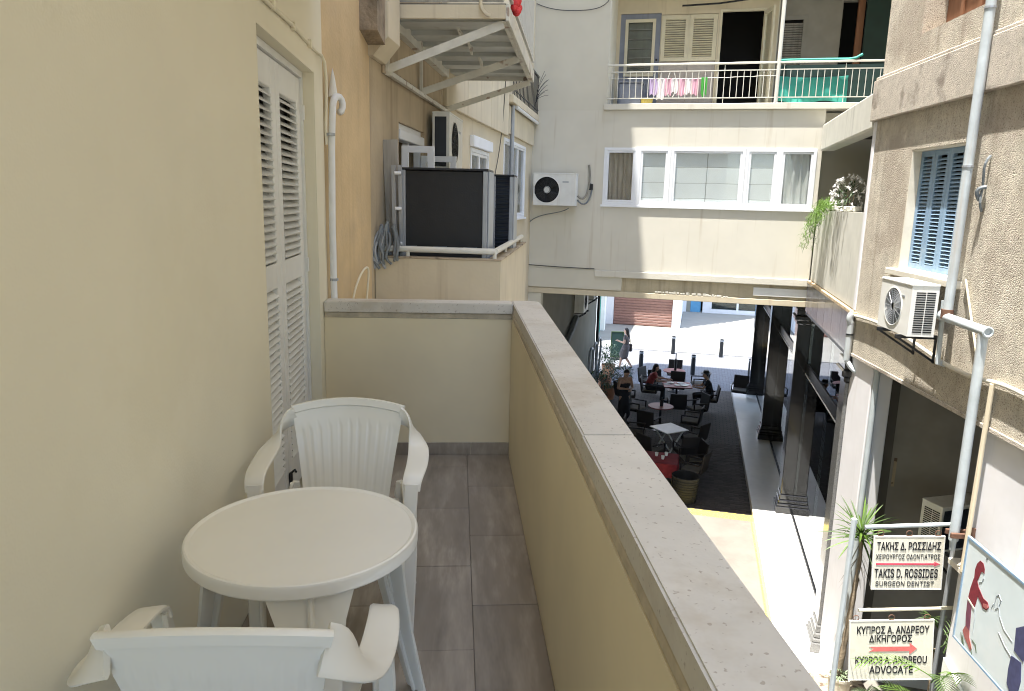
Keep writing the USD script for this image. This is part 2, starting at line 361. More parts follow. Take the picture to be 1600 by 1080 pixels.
# ================================================================== ground and setting
struct('ground', bx(-60, 60, -40, 90, -.3, -.012), 'street_plain')
struct('courtyard_pavement', bx(-8, 14, -14, 15.25, -.011, 0), 'concrete_ground', P)
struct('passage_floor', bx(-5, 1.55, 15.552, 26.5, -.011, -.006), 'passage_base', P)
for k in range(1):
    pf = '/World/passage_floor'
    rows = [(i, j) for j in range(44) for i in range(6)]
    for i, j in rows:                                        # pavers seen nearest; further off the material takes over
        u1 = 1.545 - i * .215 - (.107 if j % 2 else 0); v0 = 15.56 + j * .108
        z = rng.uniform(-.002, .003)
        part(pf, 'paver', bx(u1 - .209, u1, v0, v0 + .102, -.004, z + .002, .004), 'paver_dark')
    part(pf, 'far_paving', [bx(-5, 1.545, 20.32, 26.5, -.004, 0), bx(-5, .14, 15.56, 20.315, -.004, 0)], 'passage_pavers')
struct('threshold_strip', [bx(-5, 1.55, 15.252, 15.55, -.01, .004, .002)], 'yellow_paint', P)
struct('kerb_line', bx(1.50, 1.535, 4, 15.25, .0, .004), 'yellow_paint', P)
struct('street', bx(-40, 40, 26.5, 33.0, -.011, -.004), 'street_grey', P)
struct('far_pavement', bx(-40, 40, 33.15, 39.5, -.011, .02), 'street_plain', P)
struct('kerb', bx(-40, 40, 33.0, 33.149, -.011, .035, .01), 'kerb_stone', P)
struct('square', bx(-.5, 40, 39.502, 60, -.011, .012), 'street_plain', P)

# ================================================================== our building, balcony
FL = 4.88
hb = thing('apartment_building', 'smooth cream painted house wall with white louvred balcony doors, left of the balcony', 'building')
op = sbox(3.20, FL - .1, 4.41, 7.17)
part(hb, 'wall', wall_x(sbox(-6, 0, 4.68, 21).difference(op), -1.05, -.81), 'cream_paint')
part(hb, 'building_core', bx(-9, -1.052, -6, 4.68, 0, 21), 'beige_render')
df = part(hb, 'door_frame', wall_x(sbox(3.202, FL, 4.408, 7.168).difference(sbox(3.235, FL, 4.375, 7.135)), -.93, -.872), 'white_paint')
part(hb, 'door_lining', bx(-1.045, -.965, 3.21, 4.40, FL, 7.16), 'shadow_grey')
for y0 in (3.238, 3.808):
    y1 = y0 + .564
    rails = [bx(-.925, -.885, y0, y0 + .085, FL + .015, 7.13, .004), bx(-.925, -.885, y1 - .085, y1, FL + .015, 7.13, .004),
             bx(-.925, -.885, y0 + .085, y1 - .085, 6.99, 7.13, .004), bx(-.925, -.885, y0 + .085, y1 - .085, 6.04, 6.165, .004), bx(-.925, -.885, y0 + .085, y1 - .085, FL + .015, FL + .20, .004)]
    lf = part(hb, 'louvred_door', rails, 'white_paint')
    for za, zb, n in ((6.175, 6.985, 22), (FL + .21, 6.03, 26)):
        for k in range(n):
            zc = za + (k + .5) * (zb - za) / n
            s = tf(bx(-.029, .029, y0 + .086, y1 - .086, -.0035, .0035), rot(ry=34 + rng.uniform(-1.5, 1.5), t=(-.905, 0, zc)))
            part(lf, 'slat', s, 'slat_paint')
part(hb, 'door_bolt', [bx(-.884, -.868, 3.79, 3.82, FL + .05, FL + .16, .004), tube([(-.87, 3.805, FL + .16), (-.85, 3.79, FL + .18), (-.84, 3.77, FL + .175)], .006, 6)], 'dark_metal')
for z in (5.2, 6.1, 6.95):
    part(hb, 'hinge', tube([(-.868, 4.385, z - .04), (-.868, 4.385, z + .04)], .007, 8), 'white_paint')
cd = thing('cable_conduit', 'thin cream cable running slanted above the louvred door to the wall corner', 'cable')
part(cd, 'cable', tube(spline([(-.800, 0.5, 7.262), (-.800, 2.0, 7.27), (-.800, 3.32, 7.282), (-.799, 4.0, 7.296), (-.80, 4.58, 7.297), (-.795, 4.66, 7.285), (-.792, 4.692, 7.22), (-.795, 4.695, 7.0), (-.797, 4.695, 6.8)], 60), .0095, 8), 'cream_paint', True)
for y in (2.6, 3.45, 3.85, 4.25):
    part(cd, 'clip', bx(-.81, -.787, y - .006, y + .006, 7.273, 7.315, .003), 'cream_paint')

ub = thing('upper_balcony', 'cream underside and parapet of the next balcony overhead', 'balcony')
part(ub, 'slab', bx(-.808, .02, -3, 4.40, 7.80, 7.93), 'parapet_paint')
part(ub, 'parapet', bx(-.08, .015, -3, 4.40, 7.931, 8.7), 'parapet_paint')
bal = thing('balcony', 'cream balcony parapet with pale limestone coping and wood-look floor tiles', 'balcony')
part(bal, 'floor_slab', bx(-.808, .50, -3, 4.65, 4.66, 4.872), 'grout')
part(bal, 'side_parapet', bx(.345, .488, -3, 4.648, 4.62, 5.764), 'parapet_paint')
part(bal, 'end_parapet', bx(-.808, .344, 4.53, 4.645, 4.873, 5.764), 'parapet_paint')
part(bal, 'mortar_bed', bx(.347, .49, -3, 4.65, 5.765, 5.80, .004), 'mortar', label='brown mortar bed under the side coping')
part(bal, 'mortar_bed', bx(-.808, .346, 4.527, 4.648, 5.765, 5.80, .004), 'mortar')
def cop(poly): 
    m = extr(Polygon(poly).buffer(-.006).buffer(.006, quad_segs=3), .058); m.apply_translation((0, 0, 5.803))
    t = extr(Polygon(poly).buffer(-.006, quad_segs=3), .004); t.apply_translation((0, 0, 5.861)); return [m, t]
corner = [(.352, 1.936), (.4985, 1.936), (.527, 4.50)] + [(.527 - .07 + .07 * math.cos(a), 4.60 + .07 * math.sin(a) * 1.0) for a in np.linspace(0, PI / 2, 7)] + [(.352, 4.67)]
part(bal, 'coping_stone', cop(corner), 'coping_stone', 35)
part(bal, 'coping_stone', cop([(.340, -.9), (.4925, -.9), (.4985, 1.933), (.350, 1.933)]), 'coping_stone', 35)
part(bal, 'coping_stone', cop([(.338, -3), (.492, -3), (.4925, -.903), (.339, -.903)]), 'coping_stone', 35)
part(bal, 'coping_stone', cop([(-.806, 4.512), (.349, 4.512), (.349, 4.665), (-.806, 4.665)]), 'coping_stone', 35)
cols = [(-.8065, -.556, 3.06), (-.554, -.241, 2.74), (-.239, .0745, 3.06), (.0765, .344, 2.73)]
for x0, x1, j in cols:
    y = j - .63 * 6
    while y < 4.53:
        a, b = max(y, -1.2), min(y + .627, 4.528)
        if b - a > .02: part(bal, 'floor_tile', bx(x0, x1, a, b, 4.8725, FL + rng.uniform(-.0006, .0006), .0015), 'floor_tile')
        y += .63
for x0, x1 in ((-.806, -.44), (-.438, .10), (.102, .3435)):
    part(bal, 'skirting_tile', bx(x0, x1, 4.519, 4.5295, FL + .001, FL + .082, .0015), 'floor_tile')

# ------------------------------------------------------------------ white garden table and chairs
tb = thing('plastic_table', 'round white plastic table between the two plastic chairs', 'table', W, (-.41, 1.915, FL))
part(tb, 'table_top', lathe([(0, .700), (.270, .700), (.285, .681), (.303, .681), (.3085, .687), (.3095, .712), (.306, .7195), (.301, .7215), (.296, .7195), (.291, .7165), (0, .7165)], 96), 'white_plastic', 30)
for k, q_ in ((46, 1.0), (170, .93), (284, 1.0)):
    a = math.radians(k); d = np.array([math.cos(a), math.sin(a), 0]); s = np.array([-math.sin(a), math.cos(a), 0])
    pts = [d * r * q_ + np.array([0, 0, z]) for r, z in ((.262, .675), (.275, .60), (.305, .45), (.345, .27), (.392, .09), (.414, .012))]
    lg = [ribbon(pts, s, [.21, .165, .135, .112, .095, .085], .020), ribbon(pts, d, [.05, .055, .05, .045, .04, .038], .016)]
    part(tb, 'leg', lg, 'white_plastic', 35)
    br_ = spline([d * .11 + np.array([0, 0, .672]), d * .20 + np.array([0, 0, .655]), d * .262 + np.array([0, 0, .565]), d * .305 + np.array([0, 0, .41])], 14)
    part(tb, 'arch_brace', ribbon(br_, s, .03, .014), 'white_plastic', 35)
part(tb, 'rim_rib', lathe([(.255, .66), (.265, .66), (.265, .699), (.255, .699)], 48), 'white_plastic', 30)

def chair_parts(c):
    n, m = 61, 22
    U = np.linspace(-1, 1, n); Vv = np.linspace(0, 1, m); F1 = np.zeros((m, n, 3)); B1 = np.zeros((m, n, 3))
    for i, v in enumerate(Vv):
        for j, u in enumerate(U):
            hw = .165 + .055 * v ** 1.2
            z = .415 + v * (.36 + .026 * (1 - u * u))
            y = -.205 - .085 * v - .012 * v * v + .03 * u * u
            g = 0
            if .06 < v < .80 and abs(u) < .84:
                ph = (u * 5.2) % 1.0; g = .0032 * (1 if ph < .8 else 0)
            if v >= .80: g = .004
            F1[i, j] = (u * hw, y + g, z); B1[i, j] = (u * hw, y + g - .008, z)
    part(c, 'backrest', shell(F1, B1), 'white_plastic', 28)
    top = [(u * .222, -.30 + .03 * u * u, .776 + .026 * (1 - u * u)) for u in np.linspace(-1, 1, 25)]
    part(c, 'top_rail', ribbon(top, (0, -.25, 1), .034, .020), 'white_plastic', 35)
    n2 = 15; S1 = np.zeros((n2, n2, 3)); S2 = np.zeros((n2, n2, 3))
    for i, v in enumerate(np.linspace(0, 1, n2)):
        for j, u in enumerate(np.linspace(-1, 1, n2)):
            z = .42 - .014 * (1 - u * u) * math.sin(PI * min(1, v * 1.05)) - .035 * max(0, v - .85) / .15 * max(0, v - .85) / .15 + .004 * v
            S1[i, j] = (u * (.205 + .025 * v), -.215 + .445 * v, z); S2[i, j] = S1[i, j] - (0, 0, .010)
    part(c, 'seat', [shell(S1, S2), bx(-.22, .22, .195, .21, .36, .405, .004)], 'white_plastic', 28)
    for s in (-1, 1):
        pts = spline([(s * .205, -.268, .752), (s * .245, -.250, .725), (s * .278, -.205, .672), (s * .288, -.12, .645), (s * .288, -.02, .637), (s * .283, .055, .632), (s * .277, .103, .618), (s * .274, .120, .588)], 26)
        f = np.clip((np.linspace(0, 1, 26) - .12) / .30, 0, 1)[:, None]; f = f * f * (3 - 2 * f)
        wd = (1 - f) * np.array([-s * .5, .25, 1.0]) + f * np.array([1.0 * -s, 0, .12])
        w = .064 + .016 * np.sin(np.linspace(0, PI, 26)); w[:8] = (.10, .10, .098, .094, .09, .086, .082, .08)
        part(c, 'armrest', ribbon(pts, wd, w, .016), 'white_plastic', 40)
        fl = [(s * .274, .118, .612), (s * .272, .138, .52), (s * .268, .172, .36), (s * .264, .20, .17), (s * .262, .215, 0.0)]
        part(c, 'leg', [ribbon(fl, (1, 0, 0), [.052, .046, .06, .052, .042], .018), ribbon([np.array(p) - (s * .02, .01, 0) for p in fl], (0, 1, 0), [.03, .04, .06, .05, .04], .014)], 'white_plastic', 35)
        rl = [(s * .205, -.225, .49), (s * .215, -.230, .44), (s * .232, -.255, .25), (s * .248, -.29, 0.0)]
        part(c, 'leg', [ribbon(rl, (1, 0, 0), [.026, .06, .052, .042], .016), ribbon([np.array(p) + (s * .012, .02, 0) for p in rl], (0, 1, 0), [.02, .05, .045, .04], .014)], 'white_plastic', 35)
        
ch = thing('plastic_chair', 'white plastic armchair behind the round table, facing the camera', 'chair', W, (-.43, 2.62, FL), 180)
chair_parts(ch)
dup(ch, 'plastic_chair', 'white plastic armchair in the bottom foreground seen from its back', 'chair', W, (-.452, 1.585, FL), -1.0)

# ================================================================== air conditioner builder (front towards -y, x across, foot at z = 0, back at y = d)
def ring(cx, cz, r, y, t=.004, n=40):
    return tube([(cx + r * math.cos(a), y, cz + r * math.sin(a)) for a in np.linspace(0, 2 * PI, n + 1)], t, 6, False)
def make_ac(name, label, F, loc, rz, w=.80, h=.56, d=.27, fan=(-.10, .22), fan_r=.21, case='ac_white', group=None, brackets=True, slots=True, grille='ac_black'):
    a = thing(name, label, 'air conditioner', F, loc, rz, group)
    fx, r = fan[0], fan_r; fz = h / 2
    face = sbox(-w / 2, .02, w / 2, h - .022).difference(Point(fx, fz).buffer(r, 24))
    part(a, 'front_panel', wall_y(face, 0, .012), case)
    part(a, 'casing', [bx(-w / 2, w / 2, .012, d, .02, .034), bx(-w / 2, -w / 2 + .012, .012, d, .034, h - .022), bx(w / 2 - .012, w / 2, .012, d, .034, h - .022), bx(-w / 2 + .012, w / 2 - .012, d - .012, d, .034, h - .022)], case)
    part(a, 'lid', bx(-w / 2 - .006, w / 2 + .006, -.006, d + .004, h - .022, h, .006), case)
    part(a, 'fan_well', bx(-w / 2 + .014, w / 2 - .014, .09, .10, .036, h - .024), 'coil_black')
    hub = tube([(fx, .02, fz), (fx, .05, fz)], r * .27, 20)
    part(a, 'fan_hub', hub, case, 30)
    bl = []
    for k in range(4):
        t0 = k * PI / 2 + .4
        q = [(fx + rr * math.cos(t0 + t), .035 + .03 * t / .9, fz + rr * math.sin(t0 + t)) for rr in (r * .25, r * .92) for t in (0, .9)]
        bl.append(hull(q + [(x, y + .004, z) for x, y, z in q]))
    part(a, 'fan_blade', bl, 'coil_black')
    gr = [ring(fx, fz, r * k / 9, -.004, .0026) for k in range(2, 10)] + [tube([(fx + r * .24 * math.cos(t), -.004, fz + r * .24 * math.sin(t)), (fx + r * math.cos(t), -.004, fz + r * math.sin(t))], .0026, 5) for t in np.arange(0, 2 * PI, PI / 8)]
    part(a, 'fan_grille', gr, grille, 40); part(a, 'fan_ring', ring(fx, fz, r + .006, .0, .008), case, 40)
    part(a, 'badge', bx(w / 2 - .26, w / 2 - .14, -.003, 0, h * .72, h * .76), 'grey_metal')
    if slots:
        for k in range(18):
            z = .06 + k * (h - .13) / 18
            for y0, y1 in ((.045, d * .52), (d * .56, d - .03)):
                part(a, 'side_slot', bx(w / 2 - .001, w / 2 + .003, y0, y1, z, z + .013), 'ac_black')
        part(a, 'back_coil', bx(-w / 2 + .03, w / 2 - .03, d + .001, d + .006, .05, h - .05), 'coil_blue')
    if brackets:
        for s in (-.62, .62):
            part(a, 'bracket', [bx(s * w / 2 - .015, s * w / 2 + .015, -.05, d + .10, -.022, .018, .002), bar((s * w / 2, -.02, -.02), (s * w / 2, d + .10, -.26), .022, .022), bx(s * w / 2 - .015, s * w / 2 + .015, d + .085, d + .10, -.27, .018)], 'dark_metal')
    return a

# ================================================================== stucco building on the left
lb = thing('stucco_building', 'weathered orange and beige stucco building on the left past the balcony end', 'building', L)
wo = sbox(1.97, 4.95, 2.98, 7.125)
part(lb, 'wall', wall_x(sbox(1.10, 0, 3.90, 21.7).difference(wo), -.30, 0), 'beige_render')
part(lb, 'orange_wall', wall_x(sbox(.085, 0, 1.085, 21.7), -.30, .004), 'orange_render', label='orange painted strip of stucco wall beside the white hose')
part(lb, 'wall_crack', bx(-.30, -.03, 1.085, 1.10, 0, 20), 'interior_dark')
part(lb, 'core', bx(-7, -.302, .085, 3.88, 0, 21.7), 'beige_render')
part(lb, 'chase', [hull([(0, .86, 7.62), (.13, .86, 7.62), (.13, .86, 20), (0, .86, 20), (0, 1.06, 7.56), (.13, 1.06, 7.56), (.13, 1.06, 20), (0, 1.06, 20)])], 'rust_concrete', label='rough rust-brown broken edge of the wall pier')
part(lb, 'pier', [bx(.005, .15, 1.062, 1.42, 7.62, 20), hull([(.005, 1.062, 7.62), (.15, 1.062, 7.62), (.15, 1.42, 7.62), (.005, 1.42, 7.62), (.005, 1.062, 7.49), (.04, 1.062, 7.49), (.04, 1.42, 7.49), (.005, 1.42, 7.49)])], 'pale_render')
part(lb, 'ledge_band', bx(.001, .02, 1.425, 3.895, 7.43, 7.49, .004), 'dirty_concrete')
wf = part(lb, 'window', frame_x(1.972, 2.978, 4.952, 7.123, .05, -.09, -.03), 'window_white')
part(wf, 'roller_box', bx(-.10, .012, 1.99, 2.96, 6.985, 7.07, .006), 'window_white')
part(wf, 'mullion', bx(-.085, -.035, 2.45, 2.50, 5.0, 6.98), 'window_white')
part(wf, 'room_dark', bx(-.29, -.28, 1.98, 2.97, 4.96, 7.11), 'interior_dark')
for y, q1, z1, hx in ((1.985, .30, 6.93, 0.02), (2.93, .33, 6.90, -.02)):
    sf = part(lb, 'open_casement', frame_y(hx, q1, 5.35, z1, .055, y, y + .045), 'window_white')
    part(sf, 'glass_pane', bx(hx + .056, q1 - .056, y + .018, y + .024, 5.41, z1 - .056), 'clear_glass')
    part(sf, 'handle', bx(q1 - .045, q1 - .02, y - .02, y, 6.2, 6.32, .004), 'window_white')
# balcony with the black machines
pb = part(lb, 'small_balcony', [bx(0.006, .98, 1.18, 1.28, 4.55, 6.035), bx(.88, .98, 1.281, 3.71, 4.55, 6.035), bx(.006, .98, 3.711, 3.81, 4.55, 6.035)], 'pale_render', label='cream solid parapet of the small side balcony')
part(pb, 'balcony_floor', bx(.006, .878, 1.282, 3.708, 4.56, 4.75), 'dirty_concrete')
part(pb, 'parapet_cap', [bx(.007, .984, 1.176, 1.284, 6.036, 6.05, .003), bx(.876, .984, 1.285, 3.705, 6.036, 6.05, .003)], 'dirty_concrete')
part(pb, 'handrail', [tube([(.06, 1.235, 6.105), (.93, 1.235, 6.105)], .024, 10), tube([(.93, 1.235, 6.105), (.93, 3.72, 6.105)], .024, 10)], 'rail_white', 40)
for x, y in ((.25, 1.235), (.925, 1.24), (.925, 2.05), (.925, 2.9), (.925, 3.66)):
    part(pb, 'rail_post', tube([(x, y, 6.05), (x, y, 6.10)], .016, 8), 'rail_white')
def heat_box(label, x0, x1, y0, y1, z0, z1, louv):
    h = thing('heat_pump', label, 'heat pump', L, ((x0 + x1) / 2, y0, z0)); w = (x1 - x0) / 2; H = z1 - z0; D = y1 - y0
    part(h, 'casing', [bx(-w, w, .03, D, .0, H - .012, .006)], 'ac_black' if not louv else 'coil_blue')
    part(h, 'lid', bx(-w - .006, w + .006, 0, D + .006, H - .012, H + .006, .004), 'ac_black')
    for s in (-1, 1): part(h, 'corner_post', bx(s * w, s * (w - .035), .0, .029, 0, H - .013, .004), 'grey_metal')
    part(h, 'side_panel', bx(w + .001, w + .012, .03, D, 0, H - .013, .003), 'grey_metal')
    if louv:
        for k in range(int(H / .034)):
            part(h, 'louvre', tf(bx(-w + .036, w - .036, -.012, .012, -.003, .003), rot(rx=35, t=(0, .016, .02 + k * .034))), 'coil_blue')
    else:
        part(h, 'coil_panel', bx(-w + .036, w - .036, .018, .029, .01, H - .02), 'coil_black')
        for k in range(9):
            for j in range(3):
                x = -w + .10 + j * (2 * w - .2) / 2 + (.05 if k % 2 else -.03)
                part(h, 'guard_wire', bx(x - .055, x + .055, .012, .017, .12 + k * .155, .124 + k * .155), 'hose_grey')
    return h
heat_box('large black heat pump with flat dark coil side, behind the white rail', .165, .845, 1.36, 1.70, 4.76, 6.72, False)
heat_box('black louvred heat pump further back along the small balcony', .735, .935, 2.55, 2.9, 4.76, 6.72, True)
hs = thing('coiled_hose', 'bundle of grey hose hung over the end of the white balcony rail', 'hose', L, (.09, 1.215, 6.10))
for k in range(15):
    a = rng.uniform(-1, 1); x = a * .075; t = rng.uniform(.10, .19) + .03 * (1 - abs(a))
    part(hs, 'hose_loop', tube(spline([(x * .9, .06 + rng.uniform(0, .03), -.06 - rng.uniform(0, .10)), (x + rng.uniform(-.02, .02), .04, .05), (x * .7, rng.uniform(-.01, .01), t), (x * 1.1 + rng.uniform(-.02, .02), -.04, .06), (x * 1.2 + rng.uniform(-.03, .03), -.05 - rng.uniform(0, .03), -.04), (x * 1.1 + rng.uniform(-.02, .02), -.045, -.06 - rng.uniform(0, .10))], 18), rng.uniform(.009, .013), 6), 'hose_grey' if k % 3 else 'grey_metal', True)
solo('plank', 'long weathered grey board leaning on the stucco wall beside the ladder', 'board', [tf(bx(-.06, .06, -.015, .015, 0, 1.85, .004), rot(ry=-2.5))], 'wood_grey', L, (.135, 1.47, 5.09))
ld = thing('ladder', 'slim metal ladder standing between the leaning board and the black heat pump', 'ladder', L, (.125, 1.335, 4.76), 0)
for s in (0, .05): part(ld, 'rail', bar((.02 + s, s * .2, 0), (-.012 + s, s * .2, 1.98), .012, .03), 'grey_metal')
for k in range(7): part(ld, 'rung', tube([(.024 - k * .004, -.015, .3 + k * .27), (.072 - k * .004, .0, .3 + k * .27)], .013, 8), 'white_pvc', 40)
make_ac('wall_air_conditioner', 'boxy air conditioner high on the stucco wall above the black heat pump', L, (.235, 3.50, 6.76), 90, w=.82, h=.58, d=.17, brackets=True)
part('/World/wall_air_conditioner', 'side_opening', bx(-.414, -.411, .03, .145, .05, .53), 'coil_blue', label='dark open side of the casing')
ho = thing('drain_hose', 'white flexible drain hose running down the orange wall with a curled top', 'hose', L, (0, 0, 0))
part(ho, 'hose', tube(spline([(.06, .215, 7.0), (.075, .24, 7.04), (.07, .225, 7.085), (.055, .17, 7.085), (.05, .125, 7.0), (.045, .115, 6.85), (.043, .105, 6.55), (.046, .085, 6.3), (.042, .10, 6.1), (.044, .095, 5.9), (.045, .115, 5.76), (.045, .115, 5.3)], 90), .021, 10), 'white_pvc', True)
part(ho, 'foam_cone', lathe([(0, .17), (.012, .12), (.03, .0), (0, 0)], 12).apply_transform(rot(t=(.03, .20, 7.09))), 'white_paint', 40)
for z in (6.86, 5.98): part(ho, 'clamp', tube([(.045, .10, z - .008), (.045, .10, z + .008)], .026, 12), 'grey_metal')
solo('wire_hook', 'thin bent cream pipe end poking over the end parapet against the orange wall', 'pipe', tube(spline([(.03, .55, 5.70), (.05, .60, 5.93), (.06, .80, 5.985), (.05, .84, 5.93), (.03, .86, 5.7)], 20), .008, 6), 'cream_paint', L, smooth=True)

# braced steel balcony
sbn = thing('steel_balcony', 'cream steel balcony with corrugated underside and three diagonal braces, overhead', 'balcony', L)
part(sbn, 'front_beam', bx(.001, .95, 1.44, 1.47, 7.825, 7.925, .004), 'pale_render')
part(sbn, 'edge_channel', [bx(.951, .975, 1.44, 4.36, 7.81, 7.93, .003), bx(.915, .95, 1.475, 4.36, 7.81, 7.816)], 'steel_paint')
part(sbn, 'back_beam', bx(.001, .949, 4.32, 4.36, 7.82, 7.92), 'steel_paint')
part(sbn, 'wall_channel', bx(.001, .06, 1.475, 4.31, 7.80, 7.90), 'steel_paint')
NS = 12
for k in range(NS):
    y0 = 1.48 + k * (4.31 - 1.48) / NS; dy = (4.31 - 1.48) / NS
    z = 7.862 if k % 2 else 7.90
    part(sbn, 'deck_sheet', [bx(.062, .948, y0, y0 + dy, z, z + .006)] + ([bx(.062, .948, y0 - .003, y0 + .003, 7.862, 7.905)] if k else []), 'sheet_metal')
for y in (1.50, 2.88, 4.30):
    yb = {1.50: 1.50, 2.88: 2.72, 4.30: 4.05}[y]
    part(sbn, 'diagonal_brace', [bar((.93, y, 7.80), (.0, yb, 7.455), .012, .062), bar((.93, y + .03, 7.79), (.0, yb + .03, 7.445), .06, .010)], 'steel_paint')
    part(sbn, 'wall_post', bx(.0205, .045, yb - .02, yb + .02, 7.45, 7.80), 'steel_paint')
part(sbn, 'wall_rail', bx(.0205, .055, 1.50, 4.12, 7.425, 7.46), 'steel_paint')
for y in (1.9, 2.45, 3.15):
    part(sbn, 'gusset', hull([(.50, y, 7.862), (.52, y, 7.862), (.50, y + .25, 7.862), (.52, y + .25, 7.862), (.50, y + .25, 7.795), (.52, y + .25, 7.795)]), 'steel_paint')
part(sbn, 'deck', bx(0.01, .949, 1.478, 4.31, 7.91, 7.94), 'dark_metal')
part(sbn, 'front_rail', [bx(.02, .95, 1.445, 1.465, 8.02, 8.04), bx(.02, .95, 1.445, 1.465, 8.85, 8.88)], 'rail_white')
part(sbn, 'side_rail', [bx(.945, .97, 1.47, 4.35, 8.02, 8.04), bx(.945, .97, 1.47, 4.35, 8.85, 8.88)], 'rail_white')
for k in range(9): part(sbn, 'rail_bar', bx(.08 + k * .10, .095 + k * .10, 1.45, 1.46, 8.04, 8.85), 'rail_white')
for k in range(18): part(sbn, 'rail_bar', bx(.95, .965, 1.6 + k * .155, 1.615 + k * .155, 8.04, 8.85), 'rail_white')
part(sbn, 'dark_screen', bx(.03, .93, 1.475, 1.482, 7.95, 8.8), 'wood_grey', label='old grey boards behind the balcony rail')
solo('hooked_pipe', 'bent pale drain spout hooked over the edge of the steel balcony', 'pipe', tube(spline([(.95, 1.42, 8.03), (.84, 1.41, 8.02), (.77, 1.40, 7.96), (.78, 1.40, 7.88), (.84, 1.41, 7.84)], 20), .013, 8), 'pale_render', L, smooth=True)
for k, z in enumerate((8.02, 8.16, 8.30)):
    pts = []
    for j in range(9):
        a = j * .7; pts.append(tf(trimesh.creation.icosphere(1, .032), rot(t=(.985 + .015 * math.cos(j * 2), 1.9 + .042 * math.cos(a) , z + .042 * math.sin(a)))))
    solo('flower_bunch', ['lowest red flower cluster on the steel balcony railing', 'red flower cluster near the top edge on the steel balcony railing', 'topmost red flower cluster on the steel balcony railing'][k], 'flowers', pts, 'flower_red', L)

# ------------------------------------------------------------------ rear part of the left row
rb = thing('rear_building', 'pale stuccoed building with white windows between the stucco building and the far facade', 'building', L2)
w2 = sbox(1.42, 6.05, 2.58, 7.15); w3 = sbox(3.75, 6.18, 5.98, 7.47)
part(rb, 'wall', wall_x(sbox(.02, 0, 6.85, 21.7).difference(w2).difference(w3), -.30, 0), 'pale_render')
part(rb, 'core', bx(-6, -.302, .02, 6.85, 0, 21.7), 'pale_render')
for a, b in ((.05, 1.05), (1.062, 2.5), (2.512, 3.9)):
    part(rb, 'wall_panel', bx(.001, .05, a, b, 7.50, 12, .006), 'pale_render')
part(rb, 'lintel', bx(.001, .04, 4.0, 6.8, 7.55, 7.98, .006), 'pale_render')
for (a, b, z0, z1) in ((1.42, 2.58, 6.05, 7.15), (3.75, 5.98, 6.18, 7.47)):
    wv = part(rb, 'window', frame_x(a, b, z0, z1, .05, -.06, .012), 'window_white')
    n = 2 if b - a < 1.5 else 3
    for k in range(n):
        ya = a + .05 + k * (b - a - .1) / n; yb = a + .05 + (k + 1) * (b - a - .1) / n
        part(wv, 'sash', frame_x(ya + .002, yb - .002, z0 + .052, z1 - .052, .035, -.045, -.005), 'window_white')
        part(wv, 'glass_pane', bx(-.03, -.024, ya + .037, yb - .037, z0 + .087, z1 - .087), 'clear_glass')
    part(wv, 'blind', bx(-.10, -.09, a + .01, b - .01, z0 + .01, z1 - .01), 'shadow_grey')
    part(wv, 'sill', bx(0, .05, a - .03, b + .03, z0 - .035, z0 - .001, .004), 'window_white')
part(rb, 'roller_box', bx(.001, .06, 1.38, 2.62, 7.16, 7.30, .006), 'window_white')
part(rb, 'balcony_slab', bx(.001, .12, 3.9, 6.83, 8.02, 8.14, .006), 'pale_render')
part(rb, 'slab_gutter', tube([(.10, 4.3, 7.99), (.10, 6.8, 7.99)], .03, 8), 'white_pvc')
for k in range(20): part(rb, 'rail_bar', tube([(.10, 3.95 + k * .148, 8.14), (.10, 3.95 + k * .148, 8.84)], .008, 6), 'dark_metal')
part(rb, 'hand_rail', [bx(.085, .115, 3.93, 6.82, 8.84, 8.87), bx(.09, .11, 3.93, 6.82, 8.22, 8.235)], 'dark_metal')
dp = solo('downpipe', 'grey downpipe beside the small white window at the end of the left row', 'pipe', [tube([(.06, 4.18, 8.0), (.06, 4.18, 4.6)], .035, 10)], 'grey_metal', L2, smooth=40)
solo('wall_cable', 'thin dark cable hanging down the pale wall left of the downpipe', 'cable', tube(spline([(.054, 3.5, 9.0), (.056, 3.42, 7.9), (.02, 3.2, 7.1), (.015, 2.9, 6.7), (.012, 2.85, 6.2)], 30), .006, 5), 'dark_metal', L2)
tw = thing('dry_branch', 'bare dry twigs sticking out beside the far balcony railing on the left', 'branch', L2, (.13, 6.2, 8.15))
tg = []
for k in range(9):
    a = rng.uniform(-.4, .6); tg.append(tube(spline([(0, 0, rng.uniform(0, .2)), (.08, a * .2, .25 + k * .03), (.16 + rng.uniform(0, .08), a * .4, .30 + k * .05)], 8), .004, 5))
part(tw, 'twigs', tg, 'dark_metal')

# ================================================================== building over the passage
fb = thing('bridge_building', 'cream building spanning the passage, with a strip of white windows and an open gallery above', 'building', FB)
low = sbox(-5, 5.155, 2.10, 8.235).difference(sbox(-1.87, 6.45, 2.02, 7.54))
part(fb, 'wall', wall_y(low, 0, .25), 'facade_paint')
upw = sbox(-5, 8.236, 9, 26).difference(sbox(-1.87, 8.236, 5.2, 10.75))
part(fb, 'upper_wall', wall_y(upw, .002, .25), 'facade_grey')
part(fb, 'side_wall', bx(2.101, 9, .30, .50, 5.155, 8.2), 'facade_grey')
part(fb, 'core', [bx(-5, 9, 1.9, 11.2, 4.78, 8.2), bx(-5, 9, 2.6, 11.2, 8.2, 26), bx(-5, 9, .252, 2.6, 10.78, 26), bx(-5, -1.9, .252, 2.6, 8.2, 10.76)], 'facade_grey')
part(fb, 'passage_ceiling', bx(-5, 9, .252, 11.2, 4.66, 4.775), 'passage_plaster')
part(fb, 'beam', [bx(-5, 2.09, .035, .25, 4.74, 5.015)], 'beam_stain')
part(fb, 'beam_ledge', bx(-1.96, 2.095, -.03, .25, 5.018, 5.152, .012), 'facade_paint')
